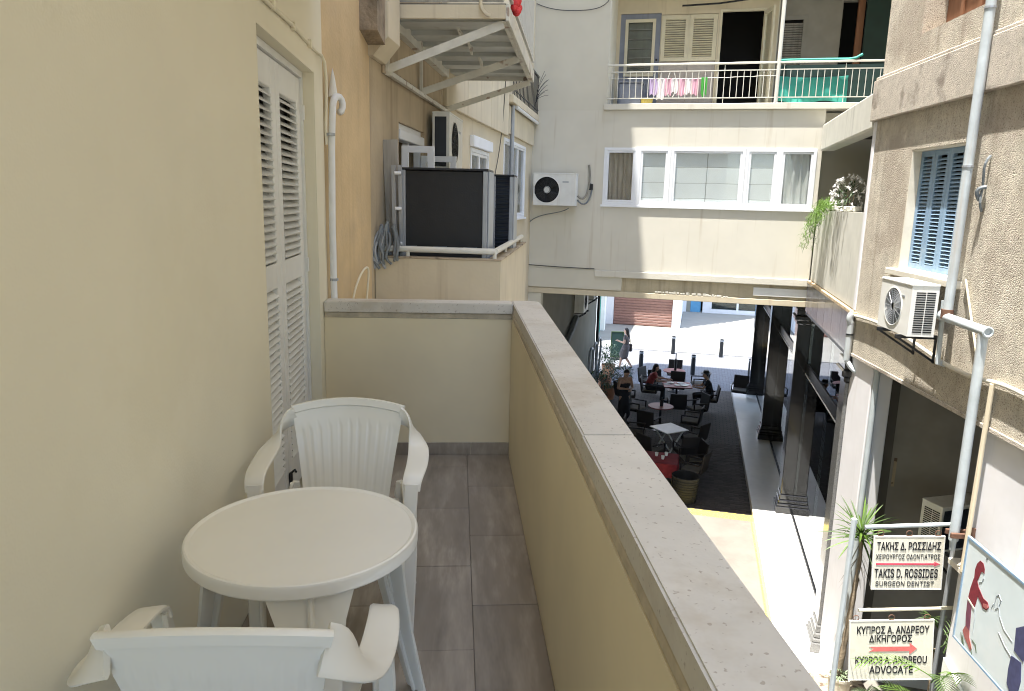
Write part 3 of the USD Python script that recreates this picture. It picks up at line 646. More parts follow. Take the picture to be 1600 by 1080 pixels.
part(fb, 'beam_patch', [bx(-5, -1.405, .004, .034, 4.755, 5.152, .006)], 'facade_grey', label='smooth patched left part of the beam')
part(fb, 'beam_lip', bx(-5, 2.09, .012, .25, 4.625, 4.738, .008), 'pale_render', label='beige lower lip of the beam')
part(fb, 'beam_patch', bx(1.12, 2.088, .006, .034, 4.80, 4.955, .004), 'white_paint', label='white repainted patch at the right end of the beam')
ch_ = []
for k in range(26):                                            # chipped rendering along the beam
    x = -.75 + k * .055 + rng.uniform(-.01, .01); ch_.append(bx(x, x + rng.uniform(.03, .07), .010, .036, 4.755 - .001 * k, 4.775 + rng.uniform(0, .03) - .001 * k, .004))
part(fb, 'flaked_render', ch_, 'facade_paint', kind='stuff')
part(fb, 'wall_cable', tube(spline([(-3.36, -.012, 5.20), (-2.9, -.012, 5.185), (-2.2, -.012, 5.175), (-1.96, -.01, 5.175)], 16), .008, 5), 'dark_metal')
for u in (-5.0, ): pass
# window strip
part(fb, 'room_back', bx(-1.86, 2.01, .9, .92, 6.46, 7.53), 'shadow_grey')
part(fb, 'window_sill', bx(-1.90, 2.05, -.03, .20, 6.405, 6.449, .004), 'window_white')
secs = [(-1.868, -1.215), (-1.213, -.595), (-.590, .775), (.780, 1.375), (1.377, 2.018)]
for i, (a, b) in enumerate(secs):
    wnd = part(fb, 'window', frame_y(a, b, 6.452, 7.538, .055, -.015, .028), 'window_white')
    part(wnd, 'sash', frame_y(a + .057, b - .057, 6.509, 7.481, .038, -.006, .026), 'window_white')
    part(wnd, 'glass_pane', bx(a + .095, b - .095, .008, .014, 6.547, 7.443), 'clear_glass')
    x0, x1 = a + .06, b - .06
    if i in (0, 4):
        n = 60; U = np.linspace(0, 1, n); F1 = np.zeros((12, n, 3)); B1 = np.zeros((12, n, 3))
        for r_, v in enumerate(np.linspace(0, 1, 12)):
            for j, u in enumerate(U):
                yy = .062 + .026 * math.sin(u * (38 if i == 0 else 26) + .6 * math.sin(u * 9) + .5 * v) * (.5 + .5 * (1 - v * .4))
                F1[r_, j] = (x0 + u * (x1 - x0) + .01 * math.sin(v * 5 + u * 20), yy, 6.51 + v * .97); B1[r_, j] = F1[r_, j] + (0, .003, 0)
        part(wnd, 'curtain', shell(F1, B1), 'curtain_beige' if i == 0 else 'curtain_white', True)
    else:
        nb = 2 if i == 2 else 1
        for k in range(nb):
            xa = x0 + (x1 - x0) * k / nb + .004; xb = x0 + (x1 - x0) * (k + 1) / nb - .004
            zs = [6.512, 6.60, 6.605, 6.885, 6.89, 7.18, 7.185, 7.478]
            for q in range(0, 8, 2): part(wnd, 'blind_panel', bx(xa, xb, .034, .042, zs[q], zs[q + 1], .003), 'blind_white')
part(fb, 'overhead_wire', tube(spline([(-3.3, -.02, 10.2), (-2.9, -.02, 10.08), (-2.5, -.02, 10.05), (-2.0, -.02, 10.13), (-1.9, -.02, 10.6)], 20), .007, 5), 'dark_metal')
# gallery
part(fb, 'gallery_slab', bx(-1.92, 5.2, -.055, 2.55, 8.237, 8.345, .006), 'facade_paint')
part(fb, 'gallery_side', bx(-1.899, -1.871, .252, 1.1, 8.346, 10.75), 'facade_grey')
bw = sbox(-1.87, 8.346, 1.22, 10.775)
for a, b, z0, z1 in ((-1.80, -.995, 8.346, 10.22), (-.985, .10, 8.346, 10.18), (.135, 1.0, 8.346, 10.25)): bw = bw.difference(sbox(a, z0, b, z1))
part(fb, 'gallery_wall', wall_y(bw, 1.1, 1.3), 'pale_render')
bw2 = sbox(1.24, 8.346, 5.2, 10.775).difference(sbox(1.27, 8.346, 1.80, 10.17)).difference(sbox(2.42, 8.346, 3.4, 10.4))
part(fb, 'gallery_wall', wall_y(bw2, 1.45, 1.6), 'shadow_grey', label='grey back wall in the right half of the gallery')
part(fb, 'gallery_return', bx(1.221, 1.239, 1.1, 1.6, 8.346, 10.775), 'facade_grey')
part(fb, 'gallery_ceiling', bx(-1.87, 5.2, .252, 2.58, 10.752, 10.778), 'facade_paint')
part(fb, 'gallery_room', bx(.0, 3.5, 2.5, 2.55, 8.35, 10.7), 'black_void')
dd = part(fb, 'grey_door', frame_y(-1.80, -.997, 8.35, 10.215, .10, 1.12, 1.16), 'door_bluegrey')
part(dd, 'panel', bx(-1.699, -1.098, 1.13, 1.15, 8.451, 9.02, .004), 'door_bluegrey')
part(dd, 'panel_mould', bx(-1.60, -1.20, 1.118, 1.129, 8.55, 8.92, .006), 'door_bluegrey')
part(dd, 'glass_frame', frame_y(-1.70, -1.097, 9.02, 10.114, .06, 1.10, 1.14), 'door_cream')
part(dd, 'glass_pane', bx(-1.639, -1.158, 1.12, 1.126, 9.081, 10.053), 'clear_glass')
part(dd, 'pane_backing', bx(-1.66, -1.14, 1.20, 1.21, 9.06, 10.07), 'door_glass')
for k in range(5): part(dd, 'inner_slat', bx(-1.63, -1.17, 1.16, 1.175, 9.2 + k * .18, 9.215 + k * .18), 'shadow_grey')
part(dd, 'door_knob', tf(trimesh.creation.icosphere(1, .022), rot(t=(-1.05, 1.09, 9.33))), 'dark_metal', 40)
for a, b in ((-.98, -.44), (-.435, .095)):
    sh = part(fb, 'shutter', frame_y(a, b, 9.30, 10.17, .075, 1.10, 1.14), 'door_cream')
    for k in range(17): part(sh, 'slat', tf(bx(a + .076, b - .076, -.02, .02, -.004, .004), rot(rx=-35, t=(0, 1.12, 9.40 + k * .043))), 'door_cream')
    part(sh, 'shutter_back', bx(a + .05, b - .05, 1.19, 1.2, 9.33, 10.1), 'interior_dark')
    part(fb, 'under_panel', bx(a, b, 1.115, 1.14, 8.35, 9.295, .006), 'mauve_panel')
part(fb, 'open_doorway', frame_y(.137, .998, 8.347, 10.245, .045, 1.09, 1.16), 'door_cream')
ol = part(fb, 'open_door', tf(frame_y(0, .50, 8.36, 10.18, .07, 0, .035), rot(rz=-74, t=(.955, 1.09, 0))), 'door_cream', label='cream glazed door standing open into the gallery')
part(ol, 'glass_pane', tf(bx(.071, .429, .014, .02, 8.45, 10.10), rot(rz=-74, t=(.955, 1.09, 0))), 'clear_glass')
ld2 = part(fb, 'louvred_door', frame_y(1.272, 1.798, 8.35, 10.165, .075, 1.44, 1.48), 'shadow_grey')
for k in range(36): part(ld2, 'slat', tf(bx(1.348, 1.722, -.02, .02, -.004, .004), rot(rx=-35, t=(0, 1.46, 8.47 + k * .044))), 'wood_grey')
part(ld2, 'door_back', bx(1.3, 1.78, 1.53, 1.54, 8.36, 10.15), 'black_void')
part(fb, 'brown_post', bx(2.68, 2.80, 1.36, 1.44, 8.346, 10.75), 'brown_wood')
part(fb, 'dark_curtain', bx(2.82, 4.5, 1.30, 1.33, 8.346, 10.75), 'tarp_dark')
part(fb, 'awning_rod', tube([(-.6, .95, 10.30), (.1, .95, 10.32), (1.2, .9, 10.42)], .018, 8), 'dark_metal')
rl_ = part(fb, 'gallery_rail', bx(-1.862, 4.6, -.043, -.007, 9.03, 9.066, .005), 'rail_white')
part(rl_, 'thin_rail', bx(-1.862, 4.6, -.034, -.016, 8.915, 8.932), 'rail_white')
part(rl_, 'thin_rail', bx(-1.862, 4.6, -.034, -.016, 8.435, 8.452), 'rail_white')
k = 0; u = -1.79
while u < 4.5:
    if not (-.78 < u < -.56):
        part(rl_, 'baluster', tube([(u, -.025, 8.452 if k % 9 else 8.345), (u, -.025, 8.915 if k % 9 else 9.02)], .0075, 6), 'rail_white')
    u += .115; k += 1
for s in (-1, 1):
    part(rl_, 'curved_baluster', tube(spline([(-.67 + s * .035, -.025, 8.915), (-.67 + s * .085, -.025, 8.70), (-.67 + s * .075, -.025, 8.55), (-.67 + s * .03, -.025, 8.46)], 12), .0075, 6), 'rail_white')
part(fb, 'gallery_post', tube([(1.215, -.02, 8.346), (1.215, -.02, 10.75)], .035, 10), 'rail_white', 40)
def drape(x0, x1, z0, z1, y, amp, fx, n=26, m=12, sag=0., seed=0, edge=0.):
    r = np.random.RandomState(seed); ph = r.uniform(0, 6, 4); F1 = np.zeros((m, n, 3)); B1 = np.zeros((m, n, 3))
    for i, v in enumerate(np.linspace(0, 1, m)):
        for j, u in enumerate(np.linspace(0, 1, n)):
            yy = y + amp * (math.sin(u * fx + ph[0] + v * 2) + .5 * math.sin(u * fx * 2.3 + ph[1] - v * 3)) * (1 - .6 * v)
            zz = z0 + v * (z1 - z0) - sag * 4 * u * (1 - u) * v + edge * (1 - v) * math.sin(u * 9 + ph[2])
            xm = (x0 + x1) / 2; F1[i, j] = (xm + (x0 - xm + u * (x1 - x0)) * (1 - .12 * (v - .5) * math.sin(ph[3])), yy, zz); B1[i, j] = F1[i, j] + (0, .004, 0)
    return shell(F1, B1)
tp = thing('teal_tarp', 'crumpled teal tarpaulin tied behind the gallery railing and over its top rail', 'tarpaulin', FB)
part(tp, 'sheet', drape(1.25, 2.42, 8.36, 8.82, .05, .030, 9, 70, 24, .03, 3, .03), 'tarp_teal', True)
part(tp, 'back_sheet', bx(1.24, 3.0, .13, .135, 8.36, 9.02), 'tarp_dark')
part(tp, 'rolled_edge', tube([(1.24, -.01, 9.085), (1.8, -.01, 9.09), (2.38, -.01, 9.085), (2.50, -.03, 9.10), (2.60, -.03, 9.16)], .022, 8), 'tarp_teal', True)
line = solo('washing_line', 'thin washing line stretched behind the gallery railing', 'line', tube(spline([(-1.86, .12, 8.84), (-.9, .12, 8.815), (.1, .12, 8.82), (1.2, .12, 8.85)], 20), .004, 5), 'rail_white', FB)
cl = [(-1.08, -.93, 8.52, 'cloth_lilac', 'lilac washing', 'leftmost lilac garment'), (-.95, -.80, 8.45, 'cloth_white', 'white', 'small white garment next to the lilac one'), (-.81, -.67, 8.52, 'cloth_pink', 'pink', 'first pink garment left of the curved baluster'), (-.68, -.55, 8.56, 'cloth_white', 'white', 'white garment behind the curved baluster'),
      (-.56, -.42, 8.51, 'cloth_pink', 'pink', 'pink garment right of the curved baluster'), (-.43, -.30, 8.54, 'cloth_white', 'white', 'white garment between two pink ones'), (-.31, -.17, 8.52, 'cloth_pink', 'pink', 'rightmost pink garment next to the green cloth')]
for i, (a, b, z, m_, _, lab) in enumerate(cl):
    solo('garment', lab + ' on the washing line', 'laundry', drape(a, b, z, 8.82, .12, .014, 9, 18, 8, .0, 20 + i, .02), m_, FB, smooth=True)
solo('green_cloth', 'bright green cloth hanging behind the gallery railing', 'cloth', drape(-.13, -.02, 8.50, 8.83, .11, .012, 9, 14, 8, 0, 5, .03), 'cloth_green', FB, smooth=True)
solo('storage_bin', 'dark blue bin standing behind the left end of the gallery railing', 'bin', [bx(-1.70, -1.25, .45, .8, 8.346, 8.80, .02), bx(-1.72, -1.23, .43, .82, 8.801, 8.84, .01)], 'door_bluegrey', FB)
solo('mop_bucket', 'small dull yellow bucket behind the gallery railing', 'bucket', lathe([(0, 0), (.10, 0), (.12, .15), (.11, .15), (.09, .012), (0, .012)], 20), 'bucket_yellow', FB, (-1.14, .40, 8.346), smooth=30)
make_ac('wall_air_conditioner', 'white air conditioner with dark fan on the cream facade left of the windows', FB, (-2.77, -.36, 6.385), 0, w=.84, h=.64, d=.27, fan=(-.15, .2), fan_r=.245, slots=False, brackets=False)
pv = thing('pipe_loop', 'insulated pipes looping beside the white air conditioner on the cream facade', 'pipe', FB, (-2.2, 0, 6.4))
part(pv, 'pipe', tube(spline([(-.13, -.2, .20), (-.02, -.12, .16), (.05, -.05, .35), (.07, -.03, .60), (.04, -.02, .80)], 24), .022, 8), 'passage_plaster', True)
part(pv, 'pipe', tube(spline([(-.13, -.2, .12), (.02, -.1, .06), (.10, -.04, .22), (.10, -.03, .42), (.05, -.02, .48)], 24), .016, 8), 'hose_grey', True)
part(pv, 'valve_box', bx(.06, .14, -.05, -.002, .32, .44, .008), 'dark_metal')
solo('drain_tube', 'thin dark tube slanting down-left from the white air conditioner', 'hose', tube(spline([(-2.5, -.2, 6.36), (-2.9, -.06, 6.24), (-3.25, -.03, 6.12), (-3.4, -.03, 5.95)], 18), .010, 6), 'hose_grey', FB, smooth=True)

# ================================================================== passage: left wall, shop arcade on the right
pw = thing('passage_wall', 'shaded plaster wall along the left of the passage', 'wall', P)
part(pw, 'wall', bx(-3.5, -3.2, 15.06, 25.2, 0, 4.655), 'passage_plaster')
part(pw, 'corner_pier', bx(-3.52, -3.05, 14.83, 15.055, 0, 4.62), 'facade_grey')
part(pw, 'end_pipe', tube([(-3.12, 25.1, 0), (-3.12, 25.1, 4.6)], .05, 8), 'dark_metal', 40)
part(pw, 'service_duct', tube(spline([(-3.12, 20.2, 3.30), (-3.10, 19.2, 3.05), (-3.10, 17.8, 2.75), (-3.10, 16.6, 2.62)], 14), .09, 8), 'hose_grey', 40)
make_ac('passage_air_conditioner', 'dark-louvred air conditioner hung nearest on the shaded passage wall', P, (-2.92, 20.6, 3.42), 90, w=.85, h=.62, d=.26, slots=False)
make_ac('passage_air_conditioner', 'further air conditioner on the passage wall, behind the nearer one', P, (-2.92, 22.6, 3.55), 90, w=.80, h=.55, d=.26, slots=False)
for i in range(3):
    a = solo('metal_hoop', ['nearest', 'middle', 'furthest'][i] + ' of the tall metal hoops along the passage wall', 'railing', tube(spline([(-3.0, 22.4 + i * .95, 0), (-3.0, 22.4 + i * .95, 1.7), (-2.98, 22.55 + i * .95, 1.95), (-2.96, 22.75 + i * .95, 1.95), (-2.95, 22.9 + i * .95, 1.7), (-2.95, 22.9 + i * .95, 0)], 40), .04, 8), 'grey_metal', P, smooth=True)

sa = thing('shop_arcade', 'glazed shopfront with black granite columns along the right of the passage', 'building', P)
struct('walkway', [bx(1.551, 2.325, 9.9, 27.0, -.01, .15, .008)], 'marble_white', P)
part(sa, 'glass_channel', bx(2.328, 2.372, 10.95, 26.0, .0, .175), 'ac_black')
part(sa, 'shop_floor', bx(2.374, 8, 10.2, 26.4, .0, .152), 'marble_white')
for k in range(3): part(sa, 'floor_joint', bx(2.375, 8, 11.9 + k * 1.2, 11.908 + k * 1.2, .1522, .1535), 'shadow_grey')
part(sa, 'back_wall', [bx(6.0, 6.2, 10.4, 26.4, .153, 4.5), bx(2.38, 6.0, 10.30, 10.40, .153, 4.5)], 'shadow_grey')
part(sa, 'shop_ceiling', bx(2.30, 6.2, 10.41, 26.4, 4.50, 4.55), 'dark_metal')
for k in range(4):
    cv = 10.70 + 5.07 * k
    cl_ = part(sa, 'column', bx(2.09, 2.36, cv - .19, cv + .19, .55, 4.18, .012), 'granite_black' if k else 'granite_mid')
    part(cl_, 'base', [bx(2.01, 2.40, cv - .27, cv + .27, .151, .30, .01), bx(2.03, 2.39, cv - .25, cv + .25, .301, .36, .012), bx(2.05, 2.38, cv - .23, cv + .23, .361, .44, .015), bx(2.07, 2.37, cv - .21, cv + .21, .441, .549, .01)], 'granite_black' if k else 'granite_mid')
    part(cl_, 'capital', [bx(2.06, 2.39, cv - .22, cv + .22, 4.181, 4.26, .015), bx(2.02, 2.42, cv - .26, cv + .26, 4.261, 4.36, .02), bx(2.05, 2.39, cv - .23, cv + .23, 4.361, 4.50, .008)], 'granite_black')
for k in range(3):
    a = 10.70 + 5.07 * k + .21; b = 10.70 + 5.07 * (k + 1) - .21
    part(sa, 'transom', bx(2.325, 2.375, a, b, 3.20, 3.40, .004), 'dark_metal')
    part(sa, 'transom_edge', bx(2.315, 2.324, a, b, 3.17, 3.195), 'window_white')
    for j in range(2):
        c0, c1 = a + (b - a) * j / 2, a + (b - a) * (j + 1) / 2
        part(sa, 'glass_pane', bx(2.345, 2.355, c0 + .006, c1 - .006, .176, 3.195), 'shop_glass')
        part(sa, 'upper_pane', bx(2.345, 2.355, c0 + .006, c1 - .006, 3.405, 4.49), 'shop_glass')
    part(sa, 'inner_post', bx(2.50, 2.72, b - .82, b - .12, .153, 4.49), 'post_green', label='pale green-grey post just behind the glass')
for k in range(6):
    a = 10.62 + k * .70
    if k < 6: part(sa, 'fascia_panel', bx(2.085, 2.30, a, min(a + .695, 14.79), 4.56, 5.09, .004), 'granite_grey')
part(sa, 'fascia_soffit', bx(2.10, 2.40, 10.5, 14.79, 4.505, 4.555), 'dark_metal')
part(sa, 'fascia_cap', bx(2.07, 2.30, 10.45, 14.78, 5.092, 5.148, .008), 'rubble')
for (v, u) in ((13.5, 3.1), (12.4, 3.5), (17.6, 3.2)):
    m_ = thing('shop_plinth', f'display stand with a small plant seen through the shop glass, {"nearest the front column" if v < 13 else "beside the first inner post" if v < 15 else "deep behind the second bay"}', 'display', P, (u, v, .153))
    part(m_, 'stand', [bx(-.22, .22, -.22, .22, 0, .05, .01), bx(-.18, .18, -.18, .18, .051, .95, .01), bx(-.22, .22, -.22, .22, .951, 1.0, .01)], 'white_paint')
    part(m_, 'plant', [blade((0, 0, 1.0), (math.cos(t), math.sin(t), 1.6), .4, .035, .5) for t in np.arange(0, 6.2, .5)], 'leaf_dark')

# ================================================================== pebble-dash building on the right (local x into the wall, y along, towards the camera is -y)
pd = thing('pebbledash_building', 'sunlit pebble-dashed building on the right with blue shutters over an open ground floor', 'building', R)
wi = sbox(-2.42, 5.82, -1.08, 7.16); wu = sbox(-2.50, 8.42, -.95, 10.1)
part(pd, 'wall', wall_x(sbox(-16, 4.555, 0, 20).difference(wi).difference(wu), 0, .30), 'pebble_dash')
part(pd, 'core', [bx(.302, 9, -16, -.5, 4.70, 20), bx(.302, 9, -.498, -.002, 4.70, 7.4), bx(.302, 9, -.498, -.002, 8.0, 20)], 'beige_render')
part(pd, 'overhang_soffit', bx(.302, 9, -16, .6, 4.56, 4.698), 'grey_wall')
lz = [(0.001, 7.585), (-.062, 7.585), (-.062, 8.06), (-.045, 8.115), (.0, 8.125)]
part(pd, 'ledge_band', [bx(-.062, -.001, -16, .10, 7.585, 8.075, .008), bx(-.04, -.001, -16, .098, 8.076, 8.118, .01)], 'ledge_dash')
part(pd, 'corner_strip', bx(-.012, .30, .002, .09, 5.16, 7.58, .01), 'white_wall')
part(pd, 'lower_trim', bx(-.018, -.001, -16, -.01, 4.557, 4.60, .004), 'ledge_dash')
part(pd, 'window_lining', frame_x(-2.419, -1.081, 5.821, 7.159, .018, .004, .25), 'sill_stone')
part(pd, 'room_dark', bx(.28, .299, -2.4, -1.1, 5.84, 7.14), 'black_void')
part(pd, 'window_sill', bx(-.075, .12, -2.52, -.92, 5.745, 5.818, .008), 'sill_stone')
for a in (-2.40, -2.075, -1.75, -1.425):
    b = a + .32
    sh = part(pd, 'blue_shutter', frame_x(a, b, 5.842, 7.138, .06, .10, .14), 'shutter_blue')
    for k in range(28): part(sh, 'slat', tf(bx(-.021, .021, a + .061, b - .061, -.004, .004), rot(ry=-38, t=(.12, 0, 5.925 + k * .0412))), 'shutter_blue')
part(pd, 'upper_window', [bx(.24, .28, -2.49, -.96, 8.43, 10.09)], 'brown_wood', label='brown shuttered window in deep shadow at the top edge')
for k in range(4): part(pd, 'upper_shutter_rail', bx(.22, .239, -2.46 + k * .37, -2.40 + k * .37, 8.45, 10.05), 'brown_wood')
# recess balcony between the facades (plane of the arcade)
part(pd, 'recess_wall', tf(bx(.0, .15, -4.26, -.10, 5.165, 6.44), np.linalg.inv(R) @ P @ rot(t=(2.11, 14.795, 0))), 'planter_wall', label='grey streaked wall below the plants')
Mx = np.linalg.inv(R) @ P
part(pd, 'recess_band', tf(bx(2.06, 2.30, 10.62, 14.74, 7.50, 7.96, .02), Mx), 'planter_wall')
part(pd, 'recess_floor', tf(bx(2.27, 4.2, 10.62, 14.9, 5.10, 5.16), Mx), 'interior_dark')
part(pd, 'recess_back', tf(bx(4.2, 4.35, 10.62, 14.9, 5.10, 7.9), Mx), 'black_void')
part(pd, 'recess_roof', tf(bx(2.31, 4.35, 10.62, 14.9, 7.72, 7.9), Mx), 'interior_dark')
part(pd, 'recess_frame', [tf(bx(3.2, 3.26, 13.8, 13.86, 5.2, 7.2), Mx), tf(bx(3.2, 3.26, 12.9, 12.96, 5.2, 7.2), Mx), tf(bx(3.2, 3.26, 12.97, 13.79, 7.14, 7.2), Mx)], 'grey_metal')
# ground floor
part(pd, 'corner_pier', bx(.02, .28, -.70, -.01, 0, 4.555, .01), 'white_wall', label='white corner pier below the pebble-dashed wall')
part(pd, 'pier', bx(.03, .5, -4.45, -3.235, 3.21, 4.555, .01), 'white_wall')
part(pd, 'pier_moulding', bx(.015, .029, -4.0, -3.96, 3.3, 4.5, .003), 'white_paint')
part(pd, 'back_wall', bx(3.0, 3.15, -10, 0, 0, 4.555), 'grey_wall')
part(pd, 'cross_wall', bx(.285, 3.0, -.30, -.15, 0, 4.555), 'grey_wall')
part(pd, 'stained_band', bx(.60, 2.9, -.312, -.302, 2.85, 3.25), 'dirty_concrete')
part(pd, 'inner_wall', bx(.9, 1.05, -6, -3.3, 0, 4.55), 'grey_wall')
lw = part(pd, 'low_wall', bx(.02, .26, -8, -3.16, 0, 3.14, .006), 'white_wall')
part(lw, 'wall_cap', bx(-.05, .30, -8, -3.08, 3.142, 3.20, .006), 'sill_stone')
part(pd, 'stair_string', [hull([(-.02, -3.2, 2.2), (.015, -3.2, 2.2), (-.02, -3.2, 1.95), (.015, -3.2, 1.95), (-.02, -7, .9), (.015, -7, .9), (-.02, -7, .65), (.015, -7, .65)])], 'white_paint')
# lattice of leaves seen dark inside the recess comes below; wall pipes
dpn = thing('drainpipe', 'thick pale downpipe on the pebble-dashed wall that jogs sideways halfway down', 'pipe', R)
part(dpn, 'upper_pipe', tube([(-.115, -2.56, 11), (-.115, -2.56, 5.52)], .044, 12), 'old_white_pipe', 40)
part(dpn, 'cross_pipe', tube([(-.125, -2.44, 5.475), (-.125, -3.30, 5.455)], .045, 12), 'old_white_pipe', 40)
part(dpn, 'end_cap', [tf(ring(0, 0, .040, 0, .012, 20), rot(t=(-.125, -3.305, 5.455)))], 'old_white_pipe', 40)
part(dpn, 'lower_pipe', tube([(-.125, -3.24, 5.43), (-.12, -3.25, 3.46), (-.12, -3.25, 3.44), (-.119, -3.25, 3.36)], [.043, .043, .028, .026], 12), 'old_white_pipe', 40)
part(dpn, 'rust_joint', tube([(-.118, -2.56, 5.55), (-.118, -2.56, 5.46)], .056, 12), 'rust')
for z in (6.9, 8.3): part(dpn, 'pipe_band', tube([(-.115, -2.56, z), (-.115, -2.56, z + .02)], .050, 12), 'grey_metal')
part(dpn, 'side_tube', tube([(-.05, -3.36, 5.0), (-.06, -3.36, 3.2)], .022, 8), 'pale_render', 40)
part(dpn, 'rust_bracket', [bx(-.18, .02, -3.32, -3.29, 3.50, 3.55, .004), bx(-.18, .02, -3.225, -3.195, 3.50, 3.55, .004), bx(-.06, .02, -3.34, -3.31, 3.22, 3.62, .004)], 'rust')
solo('branch_pipe', 'short pale waste pipe beside the air conditioner below the blue shutters', 'pipe', [tube([(-.10, -2.43, 5.62), (-.09, -2.46, 4.98)], .024, 8), tube([(-.09, -2.46, 5.0), (.0, -2.42, 4.97)], .026, 8)], 'old_white_pipe', R, smooth=40)
solo('wall_conduit', 'pale conduit sagging along the pebble-dashed wall under the air conditioner', 'pipe', tube(spline([(-.03, .0, 5.10), (-.03, -.7, 5.13), (-.03, -1.5, 5.10), (-.03, -2.2, 5.02), (-.03, -3.0, 4.98), (-.03, -3.45, 5.02), (-.03, -4.2, 4.98), (-.03, -5.5, 5.0)], 50), .021, 8), 'sill_stone', R, smooth=True)
solo('slant_pipe', 'thin yellowish tube slanting down the pebble-dashed wall behind the jogged downpipe', 'pipe', tube([(-.02, -2.62, 5.85), (-.02, -3.10, 5.0)], .012, 6), 'door_cream', R, smooth=True)
solo('torn_bracket', 'dark torn cable remnant on the pebble-dashed wall right of the blue shutters', 'cable', [tube(spline([(-.01, -2.72, 7.0), (-.06, -2.74, 6.9), (-.03, -2.70, 6.75), (-.05, -2.73, 6.62), (-.01, -2.70, 6.5)], 14), .012, 6), tube(spline([(-.02, -2.75, 6.72), (-.07, -2.72, 6.7), (-.04, -2.7, 6.6)], 10), .02, 6)], 'hose_grey', R)
make_ac('window_air_conditioner', 'white air conditioner on black brackets under the blue shutters', R, (-.44, -2.13, 5.235), -90, w=.72, h=.545, d=.26, fan=(-.02, .2), fan_r=.19, grille='grey_metal')
make_ac('recess_air_conditioner', 'old air conditioner in the dark open ground floor under the pebble-dashed wall', R, (.95, -1.05, 2.45), 200, w=.75, h=.60, d=.30, fan=(-.08, .2), fan_r=.2)
cp = thing('corner_downpipe', 'grey downpipe on the white corner pier, with dark strap at its top', 'pipe', R)
part(cp, 'pipe', tube([(-.06, -.04, 5.02), (-.06, -.04, 4.50)], .042, 10), 'old_white_pipe', 40)
part(cp, 'elbow', tube(spline([(-.06, -.04, 4.50), (.0, -.10, 4.40), (.10, -.30, 4.38)], 10), .035, 8), 'old_white_pipe', 40)
part(cp, 'lower_pipe', tube([(.06, -.745, 4.55), (.06, -.745, .0)], .036, 10), 'old_white_pipe', 40)
part(cp, 'strap', tube([(-.06, -.04, 4.84), (-.06, -.04, 4.86)], .047, 10), 'dark_metal')
part(cp, 'bend', tube(spline([(-.05, -.04, 5.13), (-.075, -.04, 5.09), (-.06, -.04, 5.0)], 8), .044, 10), 'old_white_pipe', 40)

# ------------------------------------------------------------------ hanging signs
def fit_text(txt, w, h, bold=False):
    t = meshkit.text_mesh(txt, h, .003, bold); b = t.bounds
    s = w / (b[1][0] - b[0][0]); t.apply_translation((-b[0][0], 0, -b[0][2])); t.apply_scale((s, h / max(1e-6, b[1][1] - min(0, b[0][1])), 1)); t.apply_transform(np.array([[1, 0, 0, 0], [0, 0, -1, 0], [0, 1, 0, 0], [0, 0, 0, 1.0]])); return t
def arrow(w, z, t, head, notch=0., sl=0.):
    p = [(0, -t), (w - head, -t), (w - head, -t * 2.4), (w, 0), (w - head, t * 2.4), (w - head, t), (0, t)] + ([(notch, 0)] if notch else [])
    m = extr(Polygon(p), .003); m.apply_transform(np.array([[1, 0, 0, 0], [0, 0, -1, 0], [0, 1, 0, 0], [0, 0, 0, 1.0]])); m.apply_transform(rot(t=(0, 0, z), ry=-sl)); return m
def sign(label, x, z, w, h, ry, rows, arr, arrm, y=-3.1):
    s = thing('hanging_sign', label, 'sign', R @ rot(t=(x, y, z)) @ rot(ry=ry))
    part(s, 'board', bx(0, w, 0, .012, 0, h, .003), 'sign_white')
    part(s, 'board_edge', frame_y(-.004, w + .004, -.004, h + .004, .010, -.003, .014), 'white_paint')
    for txt, x0, x1, z0, hh, b in rows:
        g = fit_text(txt, x1 - x0, hh, b); g.apply_translation((x0, -.0005, z0)); part(s, 'lettering', g, 'ink_black')
    a = arrow(*arr[:5]); a.apply_translation((arr[5], -.0005, 0)); part(s, 'arrow', a, arrm)
    for xx in (.06, w / 2, w - .06): part(s, 'hanging_ring', ring(xx, h + .03, .028, .006, .004, 14), 'rust')
    return s
sign('white enamel sign with a thin red arrow, dentist lettering in Greek and English', -.738, 2.826, .655, .555, -3.5,
     [('ΤΑΚΗΣ Δ. ΡΩΣΣΙΔΗΣ', .03, .625, .415, .088, True), ('ΧΕΙΡΟΥΡΓΟΣ ΟΔΟΝΤΙΑΤΡΟΣ', .025, .625, .320, .052, False), ('TAKIS D. ROSSIDES', .02, .615, .125, .098, True), ('SURGEON DENTIST', .035, .585, .035, .052, False)],
     (.60, .268, .010, .055, 0, .03), 'ink_red')
sign('larger cream enamel sign with a notched coral arrow, advocate lettering, partly behind leaves', -.845, 1.815, .80, .655, -5.0,
     [('ΚΥΠΡΟΣ Α. ΑΝΔΡΕΟΥ', .07, .76, .515, .085, True), ('ΔΙΚΗΓΟΡΟΣ', .19, .60, .42, .082, True), ('KYPROS A. ANDREOU', .06, .75, .185, .082, True), ('ADVOCATE', .20, .62, .075, .085, True)],
     (.46, .345, .026, .07, .05, .19), 'ink_coral')
sr = thing('sign_frame', 'pipe frame carrying both hanging signs', 'frame', R, (0, -3.1, 0))
part(sr, 'top_arm', tube([(-.86, .03, 3.46), (.02, .03, 3.545)], .020, 10), 'old_white_pipe', 40)
part(sr, 'lower_arm', tube([(-.82, .03, 2.575), (.10, .03, 2.665)], .019, 10), 'door_cream', 40)
part(sr, 'upright', tube([(.0, .05, 3.6), (-.005, .05, 0)], .020, 8), 'grey_metal', 40)
part(sr, 'outer_post', tube([(-.93, .12, 3.5), (-.95, .12, 1.5), (-.96, .12, 0)], .028, 8), 'old_white_pipe', 40, label='mottled outer post')

